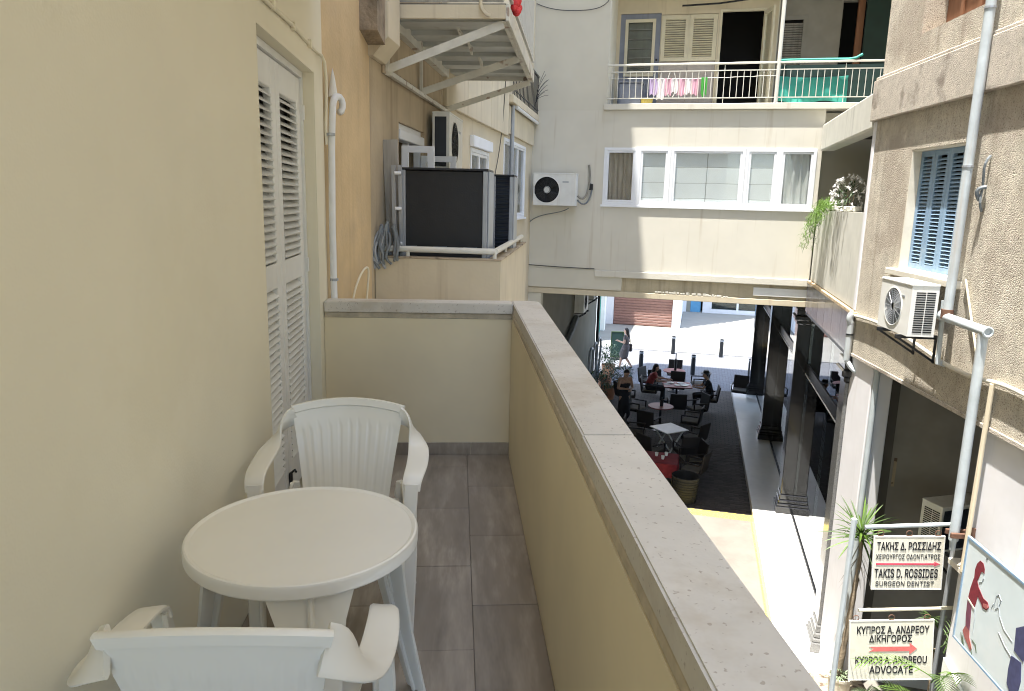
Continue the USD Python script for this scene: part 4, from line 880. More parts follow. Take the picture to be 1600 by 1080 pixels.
# ------------------------------------------------------------------ painted panel: flat figures on a pale board
mu = thing('painted_panel', 'pale board painted with a woman in red, fixed to the low wall at right', 'sign', R @ rot(t=(-.24, -3.70, 2.735)) @ rot(rz=-90) )
# local x now runs towards the camera along the wall, y into the wall
MW, MH = 1.9, .955
part(mu, 'board', bx(0, MW, 0, .014, 0, MH, .003), 'sign_board')
part(mu, 'board_frame', frame_y(-.012, MW + .012, -.012, MH + .012, .020, -.006, .02), 'shutter_blue')
for x in (.30, 1.1): part(mu, 'screw', tube([(x, -.004, MH - .05), (x, .0, MH - .05)], .008, 8), 'dark_metal')
def flat(pts, t=.003, y=-.0005):
    m = extr(Polygon(pts).buffer(.004).buffer(-.002), t); m.apply_transform(np.array([[1, 0, 0, 0], [0, 0, -1, 0], [0, 1, 0, 0], [0, 0, 0, 1.0]])); m.apply_translation((0, y, 0)); return m
def stroke(pts, r=.0024): return tube([(x, -.002, z) for x, z in pts], r, 5)
part(mu, 'hair', flat([(.17, .66), (.165, .74), (.18, .80), (.215, .845), (.26, .845), (.29, .81), (.295, .77), (.265, .775), (.245, .755), (.235, .71), (.215, .665), (.19, .65)]), 'ink_crimson')
part(mu, 'face_line', [stroke([(.29, .775), (.292, .745), (.302, .725), (.288, .712), (.286, .69), (.262, .676), (.245, .66)])], 'ink_grey')
part(mu, 'jacket', flat([(.165, .655), (.215, .66), (.245, .62), (.335, .565), (.40, .565), (.425, .535), (.40, .495), (.35, .485), (.32, .51), (.255, .545), (.245, .47), (.235, .425), (.13, .455), (.14, .55)]), 'ink_crimson')
part(mu, 'hands', flat([(.35, .525), (.40, .545), (.42, .53), (.40, .505), (.36, .505)], .005), 'ink_rose')
part(mu, 'waist_band', flat([(.128, .452), (.236, .420), (.238, .408), (.128, .438)], .005), 'sign_white')
part(mu, 'trousers', flat([(.125, .436), (.185, .42), (.205, .30), (.215, .19), (.155, .20), (.135, .30)]), 'ink_mauve')
part(mu, 'boots', flat([(.155, .20), (.215, .19), (.225, .14), (.27, .085), (.285, .06), (.27, .035), (.225, .065), (.165, .095), (.125, .135), (.14, .17)]), 'ink_rose')
part(mu, 'skirt_line', [stroke([(.24, .42), (.262, .32), (.268, .20)])], 'ink_grey')
part(mu, 'grass_tuft', [stroke([(.10, .10), (.15, .02)]), stroke([(.13, .09), (.17, .0 + .02)]), stroke([(.27, .14), (.33, .13), (.36, .07)]), stroke([(.25, .10), (.30, .02)])], 'leaf_dark')
part(mu, 'outline_hand', [stroke([(.49, .57), (.50, .68), (.53, .71), (.57, .68), (.55, .62), (.58, .55), (.66, .48), (.78, .45)]), stroke([(.51, .57), (.54, .60), (.53, .67)]), stroke([(.48, .60), (.46, .55)]), stroke([(.60, .42), (.70, .36), (.80, .33)])], 'ink_grey')
part(mu, 'blue_trousers', flat([(.80, .34), (.92, .36), (.95, .22), (.93, .02), (.85, .02), (.845, .06), (.80, .10), (.79, .22)]), 'ink_blue')
part(mu, 'blue_sleeve', flat([(.80, .58), (.90, .66), (.96, .58), (.94, .38), (.82, .40)]), 'ink_blue')

# ================================================================== street behind the passage
sh_ = thing('street_building', 'white building across the street with a closed brown roller shutter', 'building', P)
part(sh_, 'wall', wall_y(sbox(-9, 0, -.55, 30).difference(sbox(-4.12, -.01, -.99, 3.1)), 39.52, 39.9), 'white_wall')
part(sh_, 'core', bx(-9, -.55, 39.95, 52, 0, 30), 'white_wall')
rs = part(sh_, 'roller_shutter', bx(-4.11, -1.0, 39.75, 39.80, 0, 3.09), 'rib_brown')
for k in range(21): part(rs, 'slat', bx(-4.11, -1.0, 39.715, 39.749, .03 + k * .146, .155 + k * .146, .016), 'rib_brown')
part(sh_, 'canopy', bx(-4.4, -.3, 39.30, 39.515, 3.2, 3.4), 'white_wall')
for k in range(9): part(sh_, 'side_balcony', bx(-.549, .15, 40.2, 42.6, 4.2 + k * 2.9, 5.2 + k * 2.9), 'white_wall')
nb_ = thing('pilaster_building', 'white corner building with pilaster and teal shop frame at the left of the street', 'building', P)
part(nb_, 'wall', bx(-9, -4.55, 34.2, 39.5, 0, 12.5), 'white_wall')
part(nb_, 'pilaster', [bx(-4.7, -4.25, 34.0, 34.5, .0, .5, .02), bx(-4.66, -4.29, 34.03, 34.47, .501, 4.6, .02), bx(-4.72, -4.2, 33.95, 34.55, 4.61, 5.0, .03)], 'white_paint')
part(nb_, 'pilaster', [bx(-4.7, -4.30, 37.3, 37.7, .0, 5.0, .02)], 'white_paint')
part(nb_, 'shop_frame', [bx(-4.548, -4.47, 35.0, 36.9, .0, .08), bx(-4.548, -4.47, 35.0, 35.08, .081, 3.3), bx(-4.548, -4.47, 36.8, 36.9, .081, 3.3)], 'tarp_teal')
part(nb_, 'shop_glass', bx(-4.52, -4.51, 35.09, 36.79, .085, 3.3), 'shop_glass')
part(nb_, 'shop_dark', bx(-4.545, -4.535, 35.09, 36.79, .085, 3.3), 'black_void')
bb = thing('corner_shop', 'shaded shop with a blue door and dark windows behind the little square', 'building', P)
part(bb, 'wall', wall_y(sbox(-.55, 0, 16, 18).difference(sbox(-.35, -.01, .62, 3.0)).difference(sbox(1.15, .25, 9, 3.0)), 46.0, 46.3), 'white_wall')
part(bb, 'core', bx(-.5, 16, 46.9, 52, 0, 18), 'interior_dark')
part(bb, 'blue_door', bx(-.10, .50, 46.1, 46.16, .01, 2.9, .01), 'blue_door'); part(bb, 'pale_panel', bx(-.35, -.11, 46.1, 46.16, .01, 2.9, .01), 'passage_plaster')
part(bb, 'shop_glass', bx(1.15, 9, 46.12, 46.13, .25, 3.0), 'shop_glass')
for k in range(5): part(bb, 'window_post', bx(2.6 + k * 1.5, 2.72 + k * 1.5, 46.05, 46.2, .25, 3.0), 'white_paint')
bpos = [(-2.70, 32.6), (-.68, 32.6), (1.36, 32.6), (-1.80, 28.75), (.20, 28.75), (2.32, 28.75)]
bl_ = ['sunlit stubby bollard right behind the walking woman', 'middle bollard of the sunlit far row', 'rightmost bollard of the sunlit far row', 'dark bollard in the shade nearest the walking woman', 'middle dark bollard at the near kerb', 'dark bollard next to the black columns']
b0 = None
for (u, v), lab in zip(bpos, bl_):
    if b0 is None:
        b0 = thing('bollard', lab, 'bollard', P, (u, v, 0), group='bollards along the street')
        part(b0, 'post', lathe([(0, 0), (.085, 0), (.085, .62), (.075, .64), (.075, .67), (.085, .69), (.085, .76), (.07, .79), (0, .80)], 20), 'dark_metal', 30)
        part(b0, 'band', lathe([(.086, .695), (.088, .70), (.088, .745), (.086, .75)], 20), 'grey_metal', 30)
    else: dup(b0, 'bollard', lab, 'bollard', P, (u, v, 0), group='bollards along the street')

# ================================================================== café in the passage
def rattan(c):
    part(c, 'seat', bx(-.25, .25, -.24, .26, .36, .42, .015), 'rattan')
    part(c, 'cushion', bx(-.22, .22, -.20, .24, .422, .455, .012), 'cushion')
    part(c, 'backrest', tf(bx(-.25, .25, -.02, .02, 0, .47, .012), rot(rx=9, t=(0, -.235, .40))), 'rattan')
    for s in (-1, 1):
        part(c, 'leg', bar((s * .225, -.22, 0), (s * .225, -.22, .36), .035, .035, .004), 'rattan')
        part(c, 'leg', bar((s * .225, .23, 0), (s * .225, .23, .36), .035, .035, .004), 'rattan')
        part(c, 'armrest', [bx(s * .225, s * .265, -.22, .25, .60, .635, .01), bx(s * .228, s * .262, .21, .245, .42, .60)], 'rattan')
ct = [(-1.45, 21.75, -110, 'dark rattan café chair with pale seat left of the round red table'), (-1.18, 24.1, -92, 'dark rattan café chair under the seated long-haired woman'), (.72, 23.55, 95, 'dark rattan café chair under the seated person in a hat'),
      (-.30, 24.95, 180, 'dark rattan café chair at the far side of the laden red table'), (-.45, 26.9, 178, 'tall-backed dark café chair behind the furthest round table'), (.42, 25.6, 100, 'dark café chair on the right of the furthest round table'),
      (1.75, 25.1, 170, 'lone dark café chair standing on the white walkway by the columns'), (-.25, 22.4, 10, 'dark café chair between the laden table and the round red table'), (.20, 20.9, 80, 'dark café chair right of the round red table'),
      (.30, 19.35, 60, 'dark café chair right of the steel-topped table'), (.10, 18.2, 25, 'dark café armchair in front of the steel-topped table'), (-1.25, 19.3, -90, 'dark café chair left of the steel-topped table, half behind the coping'), (.30, 16.9, 70, 'dark café armchair next to the red cloth'), (-1.3, 25.4, -120, 'dark café chair left of the furthest round table')]
ct += [(-.95, 20.2, -20, 'dark café chair in front of the round red table on its left'), (-.75, 18.0, -40, 'dark café chair left of the wicker tub, near the coping'), (.35, 22.3, 120, 'dark café chair behind the person in the hat'), (-1.9, 23.2, -60, 'dark café chair beside the standing woman'), (.25, 17.6, 110, 'dark café chair between the steel-topped table and the red cloth'), (-.95, 25.0, -150, 'dark café chair behind the seated long-haired woman')]
c0 = None
for u, v, r_, lab in ct:
    if c0 is None:
        c0 = thing('cafe_chair', lab, 'chair', P, (u, v, 0), r_); rattan(c0)
    else: dup(c0, 'cafe_chair', lab, 'chair', P, (u, v, 0), r_)
def pedestal(name, label, u, v, top, m_, rz=0):
    t = thing(name, label, 'table', P, (u, v, 0), rz)
    part(t, 'table_top', top, m_, 30); part(t, 'pedestal', lathe([(0, 0), (.22, 0), (.22, .02), (.04, .05), (.03, .70), (.10, .705), (0, .706)], 20), 'dark_metal', 30)
    return t
rd = lambda r: lathe([(0, .707), (r, .707), (r + .008, .72), (r, .738), (0, .738)], 40)
pedestal('cafe_table', 'round red café table with a dark bottle on it', -.68, 21.07, rd(.36), 'red_table')
pedestal('cafe_table', 'red café table loaded with dishes and papers', -.30, 23.85, bx(-.45, .45, -.40, .40, .707, .738, .006), 'red_table', 8)
pedestal('cafe_table', 'small round red café table furthest back, with a tall bottle', -.45, 25.9, rd(.38), 'red_table')
st_ = thing('folding_table', 'square steel-topped table on crossed legs turned diamond-wise', 'table', P, (-.36, 18.95, 0), 42)
part(st_, 'table_top', bx(-.36, .36, -.36, .36, .715, .738, .005), 'steel_table')
for s in (-1, 1): part(st_, 'crossed_leg', [bar((-.28, s * .26, 0), (.26, s * .26, .71), .03, .03), bar((.28, s * .26, 0), (-.26, s * .26, .71), .03, .03)], 'steel_table')
rt_ = thing('serving_table', 'low table under a bright red cloth with white cups', 'table', P, (-.46, 16.55, 0))
part(rt_, 'table_top', bx(-.36, .36, -.36, .36, .70, .73, .005), 'wood_grey')
part(rt_, 'leg', [bx(sx * .30 - .02, sx * .30 + .02, sy * .3 - .02, sy * .3 + .02, 0, .70) for sx in (-1, 1) for sy in (-1, 1)], 'dark_metal')
solo('red_cloth', 'red cloth spread over the low table in the passage', 'cloth', [bx(-.39, .39, -.39, .39, .732, .738, .002), drape(-.39, .39, .42, .737, -.40, .02, 12, 30, 8, 0, 2), tf(drape(-.39, .39, .42, .737, -.40, .02, 12, 30, 8, 0, 4), rot(rz=90))], 'red_cloth', P, (-.46, 16.55, 0), smooth=True)
for i, (x, y) in enumerate([(-.10, .1), (.12, .18), (.05, -.08)]):
    solo('cup', ['left white cup on the red cloth', 'back white cup on the red cloth', 'front white cup on the red cloth'][i], 'cup', lathe([(0, 0), (.03, 0), (.042, .08), (.038, .08), (.027, .006), (0, .006)], 16), 'white_plastic', P, (-.46 + x, 16.55 + y, .739), smooth=30)
for (u, v, z, h, lab) in [(-.66, 21.05, .738, .26, 'dark bottle standing on the round red café table'), (-.42, 25.92, .738, .62, 'tall thin dark bottle on the furthest round table')]:
    solo('bottle', lab, 'bottle', lathe([(0, 0), (.045, 0), (.048, .02), (.048, h * .55), (.018, h * .72), (.016, h), (0, h)], 16), 'ac_black', P, (u, v, z), smooth=30)
for i, (x, y, r_, lab) in enumerate([(-.22, .12, .12, 'left white plate on the laden café table'), (.10, .18, .11, 'back white plate on the laden café table'), (.22, -.10, .12, 'right white plate on the laden café table'), (.02, -.14, .10, 'front white plate on the laden café table')]):
    solo('plate', lab, 'plate', lathe([(0, 0), (r_ * .6, 0), (r_, .018), (r_, .022), (r_ * .6, .006), (0, .006)], 24), 'white_plastic', P, (-.30 + x, 23.85 + y, .739), smooth=30)
for i, (x, y, a) in enumerate([(-.32, -.05, 20), (.30, .10, -30)]):
    solo('paper', ['pale paper napkin at the left of the laden table', 'pale paper at the right end of the laden table'][i], 'paper', bx(-.10, .10, -.07, .07, 0, .003), 'white_paint', P, (-.30 + x, 23.85 + y, .7395), a)
wb = thing('wicker_basket', 'tan wicker tub at the near end of the café furniture', 'basket', P, (.13, 15.95, 0))
part(wb, 'basket', lathe([(0, 0), (.24, 0), (.30, .55), (.31, .60), (.285, .60), (.225, .03), (0, .03)], 28), 'wicker', 30)
for k in range(9): part(wb, 'weave_band', ring(0, 0, .243 + k * .0066, 0, .012, 28).apply_transform(rot(rx=90, t=(0, 0, .04 + k * .06))), 'wicker', 40)
mb = thing('menu_board', 'upright dark green menu board beside the walking woman', 'board', P, (-2.95, 30.6, 0), 10)
part(mb, 'panel', bx(-.24, .24, -.03, .03, .12, 1.15, .01), 'tarp_dark'); part(mb, 'frame', frame_y(-.27, .27, .09, 1.18, .03, -.04, .04), 'leaf_dark'); part(mb, 'foot', bx(-.25, .25, -.2, .2, 0, .088, .01), 'dark_metal')

# ------------------------------------------------------------------ people
def cap(a, ra, b, rb, n=14):
    s1 = m3.Manifold.sphere(ra, n).translate([float(t) for t in a]); s2 = m3.Manifold.sphere(rb, n).translate([float(t) for t in b])
    return m3.Manifold.batch_hull([s1, s2])
def blob(caps, el=.03, it=6):
    m = m3.Manifold.batch_boolean([cap(*c) for c in caps], m3.OpType.Add).refine_to_length(el).to_mesh()
    t = trimesh.Trimesh(m.vert_properties[:, :3], m.tri_verts, process=True); trimesh.smoothing.filter_taubin(t, iterations=it); return t
def hand(wr, d, palm_n):
    wr, d, pn = (np.asarray(x, float) for x in (wr, d, palm_n)); d /= np.linalg.norm(d); s = np.cross(d, pn); s /= np.linalg.norm(s); pn = np.cross(s, d); out = [(wr, .024, wr + d * .075, .030)]
    for k, l in enumerate((.062, .072, .068, .052)):
        b = wr + d * .085 + s * (k - 1.5) * .020; m_ = b + d * l * .55 - pn * .008; e = m_ + d * l * .35 - pn * .022; out += [(b, .0095, m_, .009), (m_, .009, e, .008)]
    t0 = wr + d * .03 + s * -.028; t1 = t0 + d * .03 - s * .025 - pn * .01; out += [(t0, .012, t1, .011), (t1, .011, t1 + d * .028, .009)]
    return out
def person(label, J, F, loc, rz, cloth, hairlen, skinlegs=True):
    p = thing('person', label, 'person', F, loc, rz); J = {k: np.asarray(v, float) for k, v in J.items()}
    hd, nk = J['head'], J['neck']; fd = np.asarray(J['face'], float); fd /= np.linalg.norm(fd); sd = np.cross(fd, (0, 0, 1)); sd /= np.linalg.norm(sd); ud = np.cross(sd, fd)
    B = [(hd + ud * .03, .082, hd - ud * .02 + fd * .01, .076), (hd - ud * .03 + fd * .02, .06, hd - ud * .085 + fd * .045, .034), (nk, .052, hd - ud * .05, .048), (hd + fd * .085, .010, hd + fd * .098 - ud * .028, .014), (hd + sd * .08 - ud * .03, .012, hd + sd * .082, .018), (hd - sd * .08 - ud * .03, .012, hd - sd * .082, .018), (hd + fd * .082 - ud * .062, .012, hd + fd * .084 - ud * .064 + sd * .02, .009)]
    ch_, pv_ = J['chest'], J['pelvis']; sx = J['shR'] - J['shL']; sx /= np.linalg.norm(sx)
    B += [(ch_ + sx * .07, .105, ch_ - sx * .07, .105), (ch_ - (0, 0, .02), .11, pv_ + (0, 0, .10), .10), (pv_ + sx * .07, .115, pv_ - sx * .07, .115), (pv_ + (0, 0, .1), .10, pv_, .13), (ch_, .10, nk, .055)]
    for s in 'LR':
        B += [(ch_ + (nk - ch_) * .55, .06, J['sh' + s], .052), (J['sh' + s], .052, J['el' + s], .040), (J['el' + s], .040, J['wr' + s], .027)] + hand(J['wr' + s], J['wr' + s] - J['el' + s] + np.array([0, 0, .03]), J.get('pn' + s, np.array([0, 0, 1.])))
        B += [(J['hip' + s], .088, J['kn' + s], .056), (J['kn' + s], .056, J['an' + s], .038), (J['an' + s] - (0, 0, .035), .038, J['toe' + s], .030)]
    part(p, 'body', blob(B, .025, 4), 'skin', True)
    for nm, m_, caps in cloth(J, sx): part(p, nm, blob(caps, .04, 4), m_, True)
    H = [(hd + ud * .045 - fd * .015, .088, hd + ud * .01 - fd * .03, .086)] + ([(hd - fd * .04, .078, hd - ud * hairlen - fd * .06, .055)] if hairlen > .05 else [(hd - fd * .09 + ud * .04, .045, hd - fd * .10 + ud * .02, .045)])
    part(p, 'hair', blob(H, .03, 3), 'hair_dark', True)
    for s in (-1, 1): part(p, 'eye', tf(trimesh.creation.icosphere(1, .010), rot(t=hd + fd * .083 + sd * s * .032 + ud * .004)), 'ink_black')
    return p
def g_(v, d): return v + np.asarray(d, float)
# walking woman
def cw(J, sx):
    pv_, ch_ = J['pelvis'], J['chest']
    return [('dress', 'dress_grey', [(ch_ + sx * .07, .118, ch_ - sx * .07, .118), (ch_, .118, g_(pv_, (0, 0, .1)), .112), (g_(pv_, (0, 0, .1)), .112, pv_, .15), (pv_ + sx * .06, .14, pv_ - sx * .06, .14), (pv_, .15, (J['knL'] + J['knR']) / 2 + (0, 0, .10), .19), (ch_, .11, J['neck'] - (0, 0, .05), .07), (J['shL'], .064, J['shL'] * .6 + J['elL'] * .4, .056), (J['shR'], .064, J['shR'] * .6 + J['elR'] * .4, .056)]),
            ('shoe', 'ac_black', [(J['anL'] - (0, 0, .04), .045, J['toeL'], .036)]), ('shoe', 'ac_black', [(J['anR'] - (0, 0, .04), .045, J['toeR'], .036)])]
wm = dict(head=(0, .02, 1.545), neck=(0, -.005, 1.42), face=(0, 1, -.08), chest=(0, 0, 1.24), pelvis=(0, 0, .90), shL=(-.17, 0, 1.36), shR=(.17, 0, 1.36), elL=(-.21, .02, 1.10), wrL=(-.16, .24, 1.14), elR=(.22, -.06, 1.10), wrR=(.20, .10, .90),
          hipL=(-.08, 0, .88), hipR=(.08, 0, .88), knL=(-.08, .14, .50), anL=(-.08, .20, .09), toeL=(-.08, .34, .035), knR=(.08, .02, .48), anR=(.08, -.24, .13), toeR=(.08, -.13, .035))
person('long-haired woman in a grey dress walking past the street end of the passage', wm, P, (-2.42, 28.75, 0), 80, cw, .26)
solo('shoulder_bag', 'pale tote bag on the shoulder of the walking woman', 'bag', [bx(-.05, .05, -.17, .17, .68, 1.0, .04), tube(spline([(0, -.12, .98), (.0, -.06, 1.2), (0, .0, 1.40), (0, .06, 1.2), (0, .12, .98)], 20), .012, 6)], 'dress_grey', P @ rot(rz=80, t=(-2.42, 28.75, 0)), (.27, -.02, 0))
# standing woman in a strapless black dress
def cs(J, sx):
    pv_, ch_ = J['pelvis'], J['chest']
    return [('dress', 'dress_black', [(ch_ + sx * .06 - (0, 0, .06), .118, ch_ - sx * .06 - (0, 0, .06), .118), (ch_ - (0, 0, .06), .118, g_(pv_, (0, 0, .1)), .112), (g_(pv_, (0, 0, .1)), .112, pv_, .15), (pv_ + sx * .06, .135, pv_ - sx * .06, .135), (pv_, .14, (J['knL'] + J['knR']) / 2, .18), ((J['knL'] + J['knR']) / 2, .17, (J['knL'] + J['knR']) / 2 - (0, 0, .2), .19)]),
            ('shoe', 'ac_black', [(J['anL'] - (0, 0, .04), .045, J['toeL'], .036)]), ('shoe', 'ac_black', [(J['anR'] - (0, 0, .04), .045, J['toeR'], .036)])]
ws = dict(head=(0, .10, 1.55), neck=(0, .02, 1.44), face=(0, 1, -.55), chest=(0, 0, 1.26), pelvis=(0, -.02, .92), shL=(-.17, .02, 1.37), shR=(.17, .02, 1.37), elL=(-.23, .05, 1.10), wrL=(-.08, .24, 1.08), elR=(.23, .05, 1.10), wrR=(.08, .24, 1.12),
          hipL=(-.08, 0, .90), hipR=(.08, 0, .90), knL=(-.09, .03, .50), anL=(-.10, 0, .09), toeL=(-.12, .14, .035), knR=(.09, .03, .50), anR=(.10, 0, .09), toeR=(.12, .14, .035))
person('bare-shouldered woman in a black dress standing by the café chairs', ws, P, (-1.78, 21.45, 0), -150, cs, .02)
# seated pair
def seat_pose(reach, lean=0.05):
    return dict(head=(0, lean + .05, 1.20), neck=(0, lean, 1.08), face=(0, 1, -.2), chest=(0, lean - .04, .90), pelvis=(0, -.06, .56), shL=(-.17, lean - .01, 1.01), shR=(.17, lean - .01, 1.01), elL=(-.23, lean + .12, .80), wrL=(-.14, lean + reach, .80), elR=(.23, lean + .12, .80), wrR=(.12, lean + reach * .9, .80),
                hipL=(-.09, .0, .54), hipR=(.09, .0, .54), knL=(-.11, .40, .51), knR=(.11, .40, .51), anL=(-.11, .42, .10), anR=(.11, .36, .10), toeL=(-.12, .56, .035), toeR=(.12, .50, .035))
def seatc(topm, botm):
    def f(J, sx):
        pv_, ch_ = J['pelvis'], J['chest']
        return [('top', topm, [(ch_ + sx * .07, .118, ch_ - sx * .07, .118), (ch_, .118, g_(pv_, (0, 0, .08)), .118), (ch_, .11, J['neck'] - (0, 0, .05), .07), (J['shL'], .064, J['shL'] * .5 + J['elL'] * .5, .056), (J['shR'], .064, J['shR'] * .5 + J['elR'] * .5, .056)]),
                ('trousers', botm, [(pv_ + sx * .07, .13, pv_ - sx * .07, .13), (J['hipL'], .10, J['knL'], .072), (J['hipR'], .10, J['knR'], .072), (J['knL'], .07, J['anL'] + (0, 0, .05), .055), (J['knR'], .07, J['anR'] + (0, 0, .05), .055)]),
                ('shoe', 'ac_black', [(J['anL'] - (0, 0, .04), .045, J['toeL'], .036)]), ('shoe', 'ac_black', [(J['anR'] - (0, 0, .04), .045, J['toeR'], .036)])]
    return f
person('long-haired woman in a dark red top seated at the laden table, reaching over it', seat_pose(.46, .09), P, (-1.14, 24.08, 0), -88, seatc('top_red', 'dress_black'), .28)
pc_ = person('person in dark clothes and a brimmed hat seated at the right of the laden table', seat_pose(.34, .06), P, (.68, 23.58, 0), 96, seatc('dress_black', 'dress_black'), .02)
part(pc_, 'hat', lathe([(0, .115), (.07, .112), (.095, .08), (.10, .03), (.175, .015), (.175, .008), (.09, .015), (0, .02)], 24).apply_transform(rot(t=(0, .10, 1.235))), 'ac_black', 40)

# ================================================================== plants
def leafcloud(n, cx, cz, cyy, sx_, sy2, sz_, ln, wd, seed, up_=.4):
    r = np.random.RandomState(seed); out = []
    for k in range(n):
        a = r.normal(size=3); a /= np.linalg.norm(a); q = r.uniform(.35, 1) ** .6
        b = np.array([cx + a[0] * sx_ * q, cyy + a[1] * sy2 * q, cz + a[2] * sz_ * q]); d = a + r.normal(size=3) * .5 + (0, 0, up_)
        out.append(blade(b, d, ln * r.uniform(.6, 1.3), wd * r.uniform(.7, 1.2), r.uniform(.1, .6), .25, 3))
    return out
gp = thing('trailing_plant', 'bright green trailing plant spilling over the left end of the grey streaked wall', 'plant', P, (2.10, 13.75, 6.40))
r = np.random.RandomState(3); lv = []
for k in range(34):
    y = r.uniform(-.75, .55); l = r.uniform(.2, .62) if y > -.3 else r.uniform(.05, .22)
    pth = spline([(.12, y, .05), (.0, y + r.normal() * .05, .14 + r.uniform(0, .1)), (-.10 - r.uniform(0, .08), y + r.normal() * .06, .02), (-.12 - r.uniform(0, .08), y + r.normal() * .08 + .05, -l)], 14)
    for q in pth:
        for _ in range(3): lv.append(blade(q + r.normal(size=3) * .02, r.normal(size=3) + (-.3, 0, .2), r.uniform(.05, .11), .016, .4, .2, 3))
part(gp, 'leaves', lv[::2] + lv[1::4], 'leaf_bright'); part(gp, 'shaded_leaves', lv[3::4], 'leaf_green')
part(gp, 'planter_box', bx(.06, .22, -.8, .6, .05, .12, .01), 'planter_wall')
fp = thing('flowering_plant', 'white-flowering bush on top of the grey streaked wall beside the pebble-dash', 'plant', P, (2.20, 12.35, 6.445))
part(fp, 'leaves', leafcloud(120, 0, .22, 0, .16, .50, .22, .09, .03, 8), 'leaf_dark')
fl_ = []
r = np.random.RandomState(5)
for k in range(95):
    a = r.normal(size=3); a /= np.linalg.norm(a); c = np.array([a[0] * .22 - .03, a[1] * .62 - .1, .26 + a[2] * .27])
    for _ in range(5): fl_.append(blade(c, r.normal(size=3), .05, .032, .1, .1, 3))
part(fp, 'blossom', fl_, 'flower_white'); part(fp, 'stem', [tube([(0, y, 0), (.0, y * 1.3, .25)], .008, 5) for y in (-.3, -.1, .1, .3)], 'bark')
part(fp, 'planter_box', bx(-.04, .10, -.6, .6, .002, .08, .01), 'planter_wall')
vp = thing('shaded_plant', 'dark leafy plant in the shade inside the recess behind the white flowers', 'plant', P, (3.0, 12.6, 5.162))
part(vp, 'leaves', leafcloud(150, 0, 1.45, 0, .35, .6, .55, .16, .05, 12), 'leaf_pale'); part(vp, 'stem', tube([(0, 0, .3), (0, 0, 1.4)], .03, 6), 'bark'); part(vp, 'pot', lathe([(0, 0), (.16, 0), (.2, .32), (.18, .32), (.15, .04), (0, .04)], 20), 'pot_clay', 30)

yu = thing('yucca', 'tall yucca with a spiky green head in front of the white corner pier', 'plant', R, (-.16, -1.27, .30))
tr_ = spline([(.0, .06, .30), (.02, .03, .8), (.05, .02, 1.4), (.07, .02, 1.95), (.06, .03, 2.28)], 24)
part(yu, 'trunk', tube(tr_, np.linspace(.042, .026, 24) + .004 * np.sin(np.arange(24) * 2.1), 8), 'bark', True)
r = np.random.RandomState(9); lv = []; lv2 = []
for k in range(58):
    t = r.uniform(0, 2 * PI); e = r.uniform(-.5, 1.5); d = np.array([math.cos(t), math.sin(t), e]); (lv if k % 3 else lv2).append(blade((.06, .03, 2.28 + r.uniform(-.12, .06)), d, r.uniform(.38, .60), r.uniform(.032, .045), .30 if e < .8 else .12, .3, 6))
for k, m_ in enumerate(lv): part(yu, 'leaf', m_, 'leaf_green')
part(yu, 'young_leaf', lv2, 'leaf_bright')
part(yu, 'dead_leaf', [blade((.06, .03, 2.15 - r.uniform(0, .35)), (math.cos(t), math.sin(t), -1.6), r.uniform(.2, .4), .022, .2, .3, 5) for t in np.arange(0, 6.2, .6)], 'wood_grey')
po = part(yu, 'pot', lathe([(0, 0), (.115, 0), (.135, .30), (.142, .30), (.142, .335), (.128, .335), (.105, .03), (0, .03)], 28), 'pot_white', 30); part(po, 'soil', lathe([(0, .29), (.125, .29), (.125, .28), (0, .28)], 20), 'soil')
part(yu, 'underplanting', leafcloud(60, 0, .36, .0, .10, .10, .06, .09, .03, 31), 'leaf_pale')
solo('plinth_step', 'low concrete step under the yucca pot', 'step', [bx(-.45, .30, -1.75, -.75, 0, .299, .012)], 'dirty_concrete', R)
def frond(base, d, L_, droop, seed, lw=.016, ll=.17):
    r = np.random.RandomState(seed); d = np.asarray(d, float); d /= np.linalg.norm(d); n = 16; pts = [np.asarray(base, float) + d * L_ * f + np.array([0, 0, -droop * L_ * f * f]) for f in np.linspace(0, 1, n)]
    out = [tube(pts, np.linspace(.006, .0015, n), 5)]; s = np.cross(d, (0, 0, 1)); s /= np.linalg.norm(s)
    for i in range(3, n):
        tn = pts[i] - pts[i - 1]; tn /= np.linalg.norm(tn)
        for q in (-1, 1): out.append(blade(pts[i], tn * .75 + s * q * .8 + (0, 0, .15), ll * (1 - .5 * abs(i / n - .5)) * r.uniform(.85, 1.1), lw, .25, .2, 3))
    return out
pm = thing('palm_plant', 'feathery palm with thin fronds spreading across the lower hanging sign', 'plant', R, (-.10, -3.35, 0))
r = np.random.RandomState(21)
for k in range(13):
    t = r.uniform(2.2, 5.2) if k < 9 else r.uniform(0, 6.28); z0 = r.uniform(1.35, 2.15)
    part(pm, 'frond', frond((r.normal() * .05, r.normal() * .05, z0), (math.cos(t), math.sin(t) * .7, r.uniform(.5, 1.4)), r.uniform(.5, .85), r.uniform(.35, .7), 100 + k), 'leaf_green' if k % 3 else 'leaf_bright')
part(pm, 'cane', [tube(spline([(r.normal() * .04, r.normal() * .04, 0), (r.normal() * .05, r.normal() * .05, 1.0), (r.normal() * .06, r.normal() * .06, 1.9)], 10), .012, 6) for _ in range(6)], 'leaf_green')
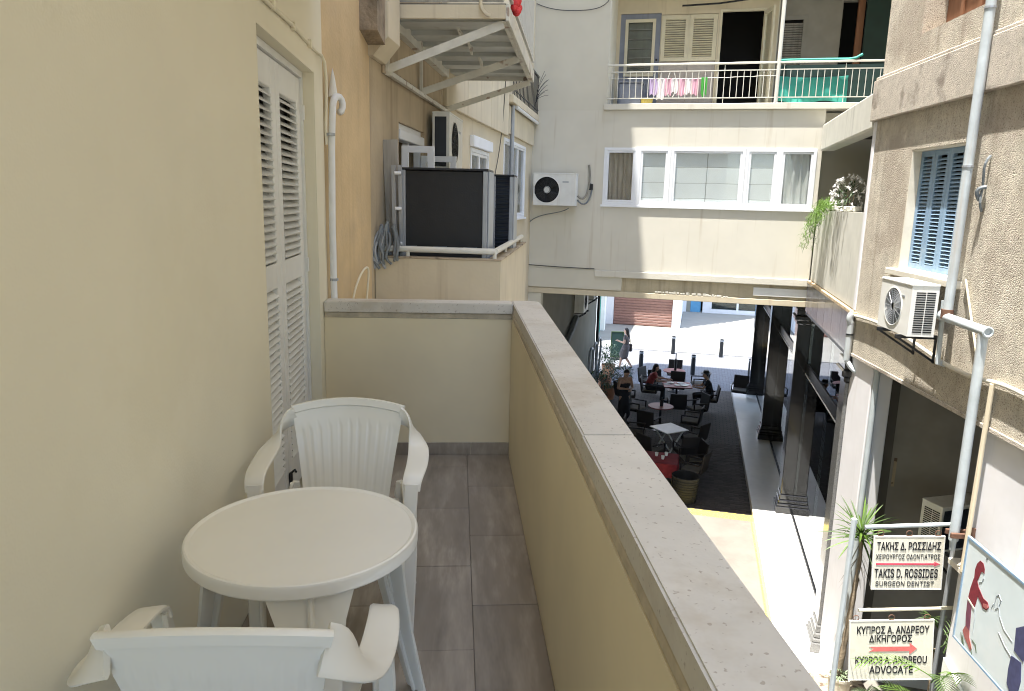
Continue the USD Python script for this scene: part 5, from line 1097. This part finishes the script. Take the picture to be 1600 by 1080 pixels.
pm2 = thing('potted_palm', 'dark palm with arching fronds between the two hanging signs', 'plant', R, (.15, -2.75, 0))
for k in range(7): part(pm2, 'frond', frond((r.normal() * .04, r.normal() * .04, 1.9 + r.uniform(0, .3)), (-math.cos(k * .5) , .3 * math.sin(k * 2.0), r.uniform(.7, 1.3)), r.uniform(.55, .85), .6, 200 + k, .022, .2), 'leaf_green')
part(pm2, 'stem', tube([(0, 0, 0), (0, 0, 2.0)], .025, 8), 'bark')
bs_ = thing('fern_bush', 'bushy fern with a clay pot at the bottom edge under the lower sign', 'plant', R, (-.45, -3.05, 0))
for k in range(20): part(bs_, 'frond', frond((r.normal() * .12, r.normal() * .08, 1.25 + r.uniform(0, .2)), (r.normal(), r.normal() * .6, r.uniform(.4, 1.1)), r.uniform(.35, .6), .6, 300 + k, .014, .10), 'leaf_green' if k % 2 else 'leaf_dark')
part(bs_, 'pot', lathe([(0, .9), (.18, .9), (.24, 1.28), (.22, 1.28), (.17, .95), (0, .95)], 24), 'pot_clay', 30); part(bs_, 'stand', bx(-.2, .2, -.2, .2, 0, .898, .01), 'dirty_concrete')
labs = ['dark bushy potted shrub nearest along the passage wall', 'second dark shrub along the passage wall behind the coping', 'third dark shrub along the passage wall by the metal hoops', 'furthest dark shrub by the menu board', 'dark shrub with pale leaves just behind the standing woman']
for i, (u, v, h) in enumerate([(-2.75, 22.6, 1.0), (-2.55, 24.1, .95), (-2.85, 25.6, 1.05), (-2.95, 27.6, .95), (-2.2, 25.0, .75)]):
    b_ = thing('potted_shrub', labs[i], 'plant', P, (u, v, 0))
    part(b_, 'leaves', leafcloud(230, 0, .35 + h * .45, 0, .42, .45, h * .42, .13, .05, 40 + i), 'leaf_dark')
    if i >= 2: part(b_, 'pale_leaves', leafcloud(40, 0, .45 + h * .5, 0, .40, .42, h * .42, .12, .045, 60 + i), 'leaf_pale')
    part(b_, 'pot', lathe([(0, 0), (.20, 0), (.27, .40), (.25, .40), (.19, .04), (0, .04)], 20), 'pot_clay', 30)
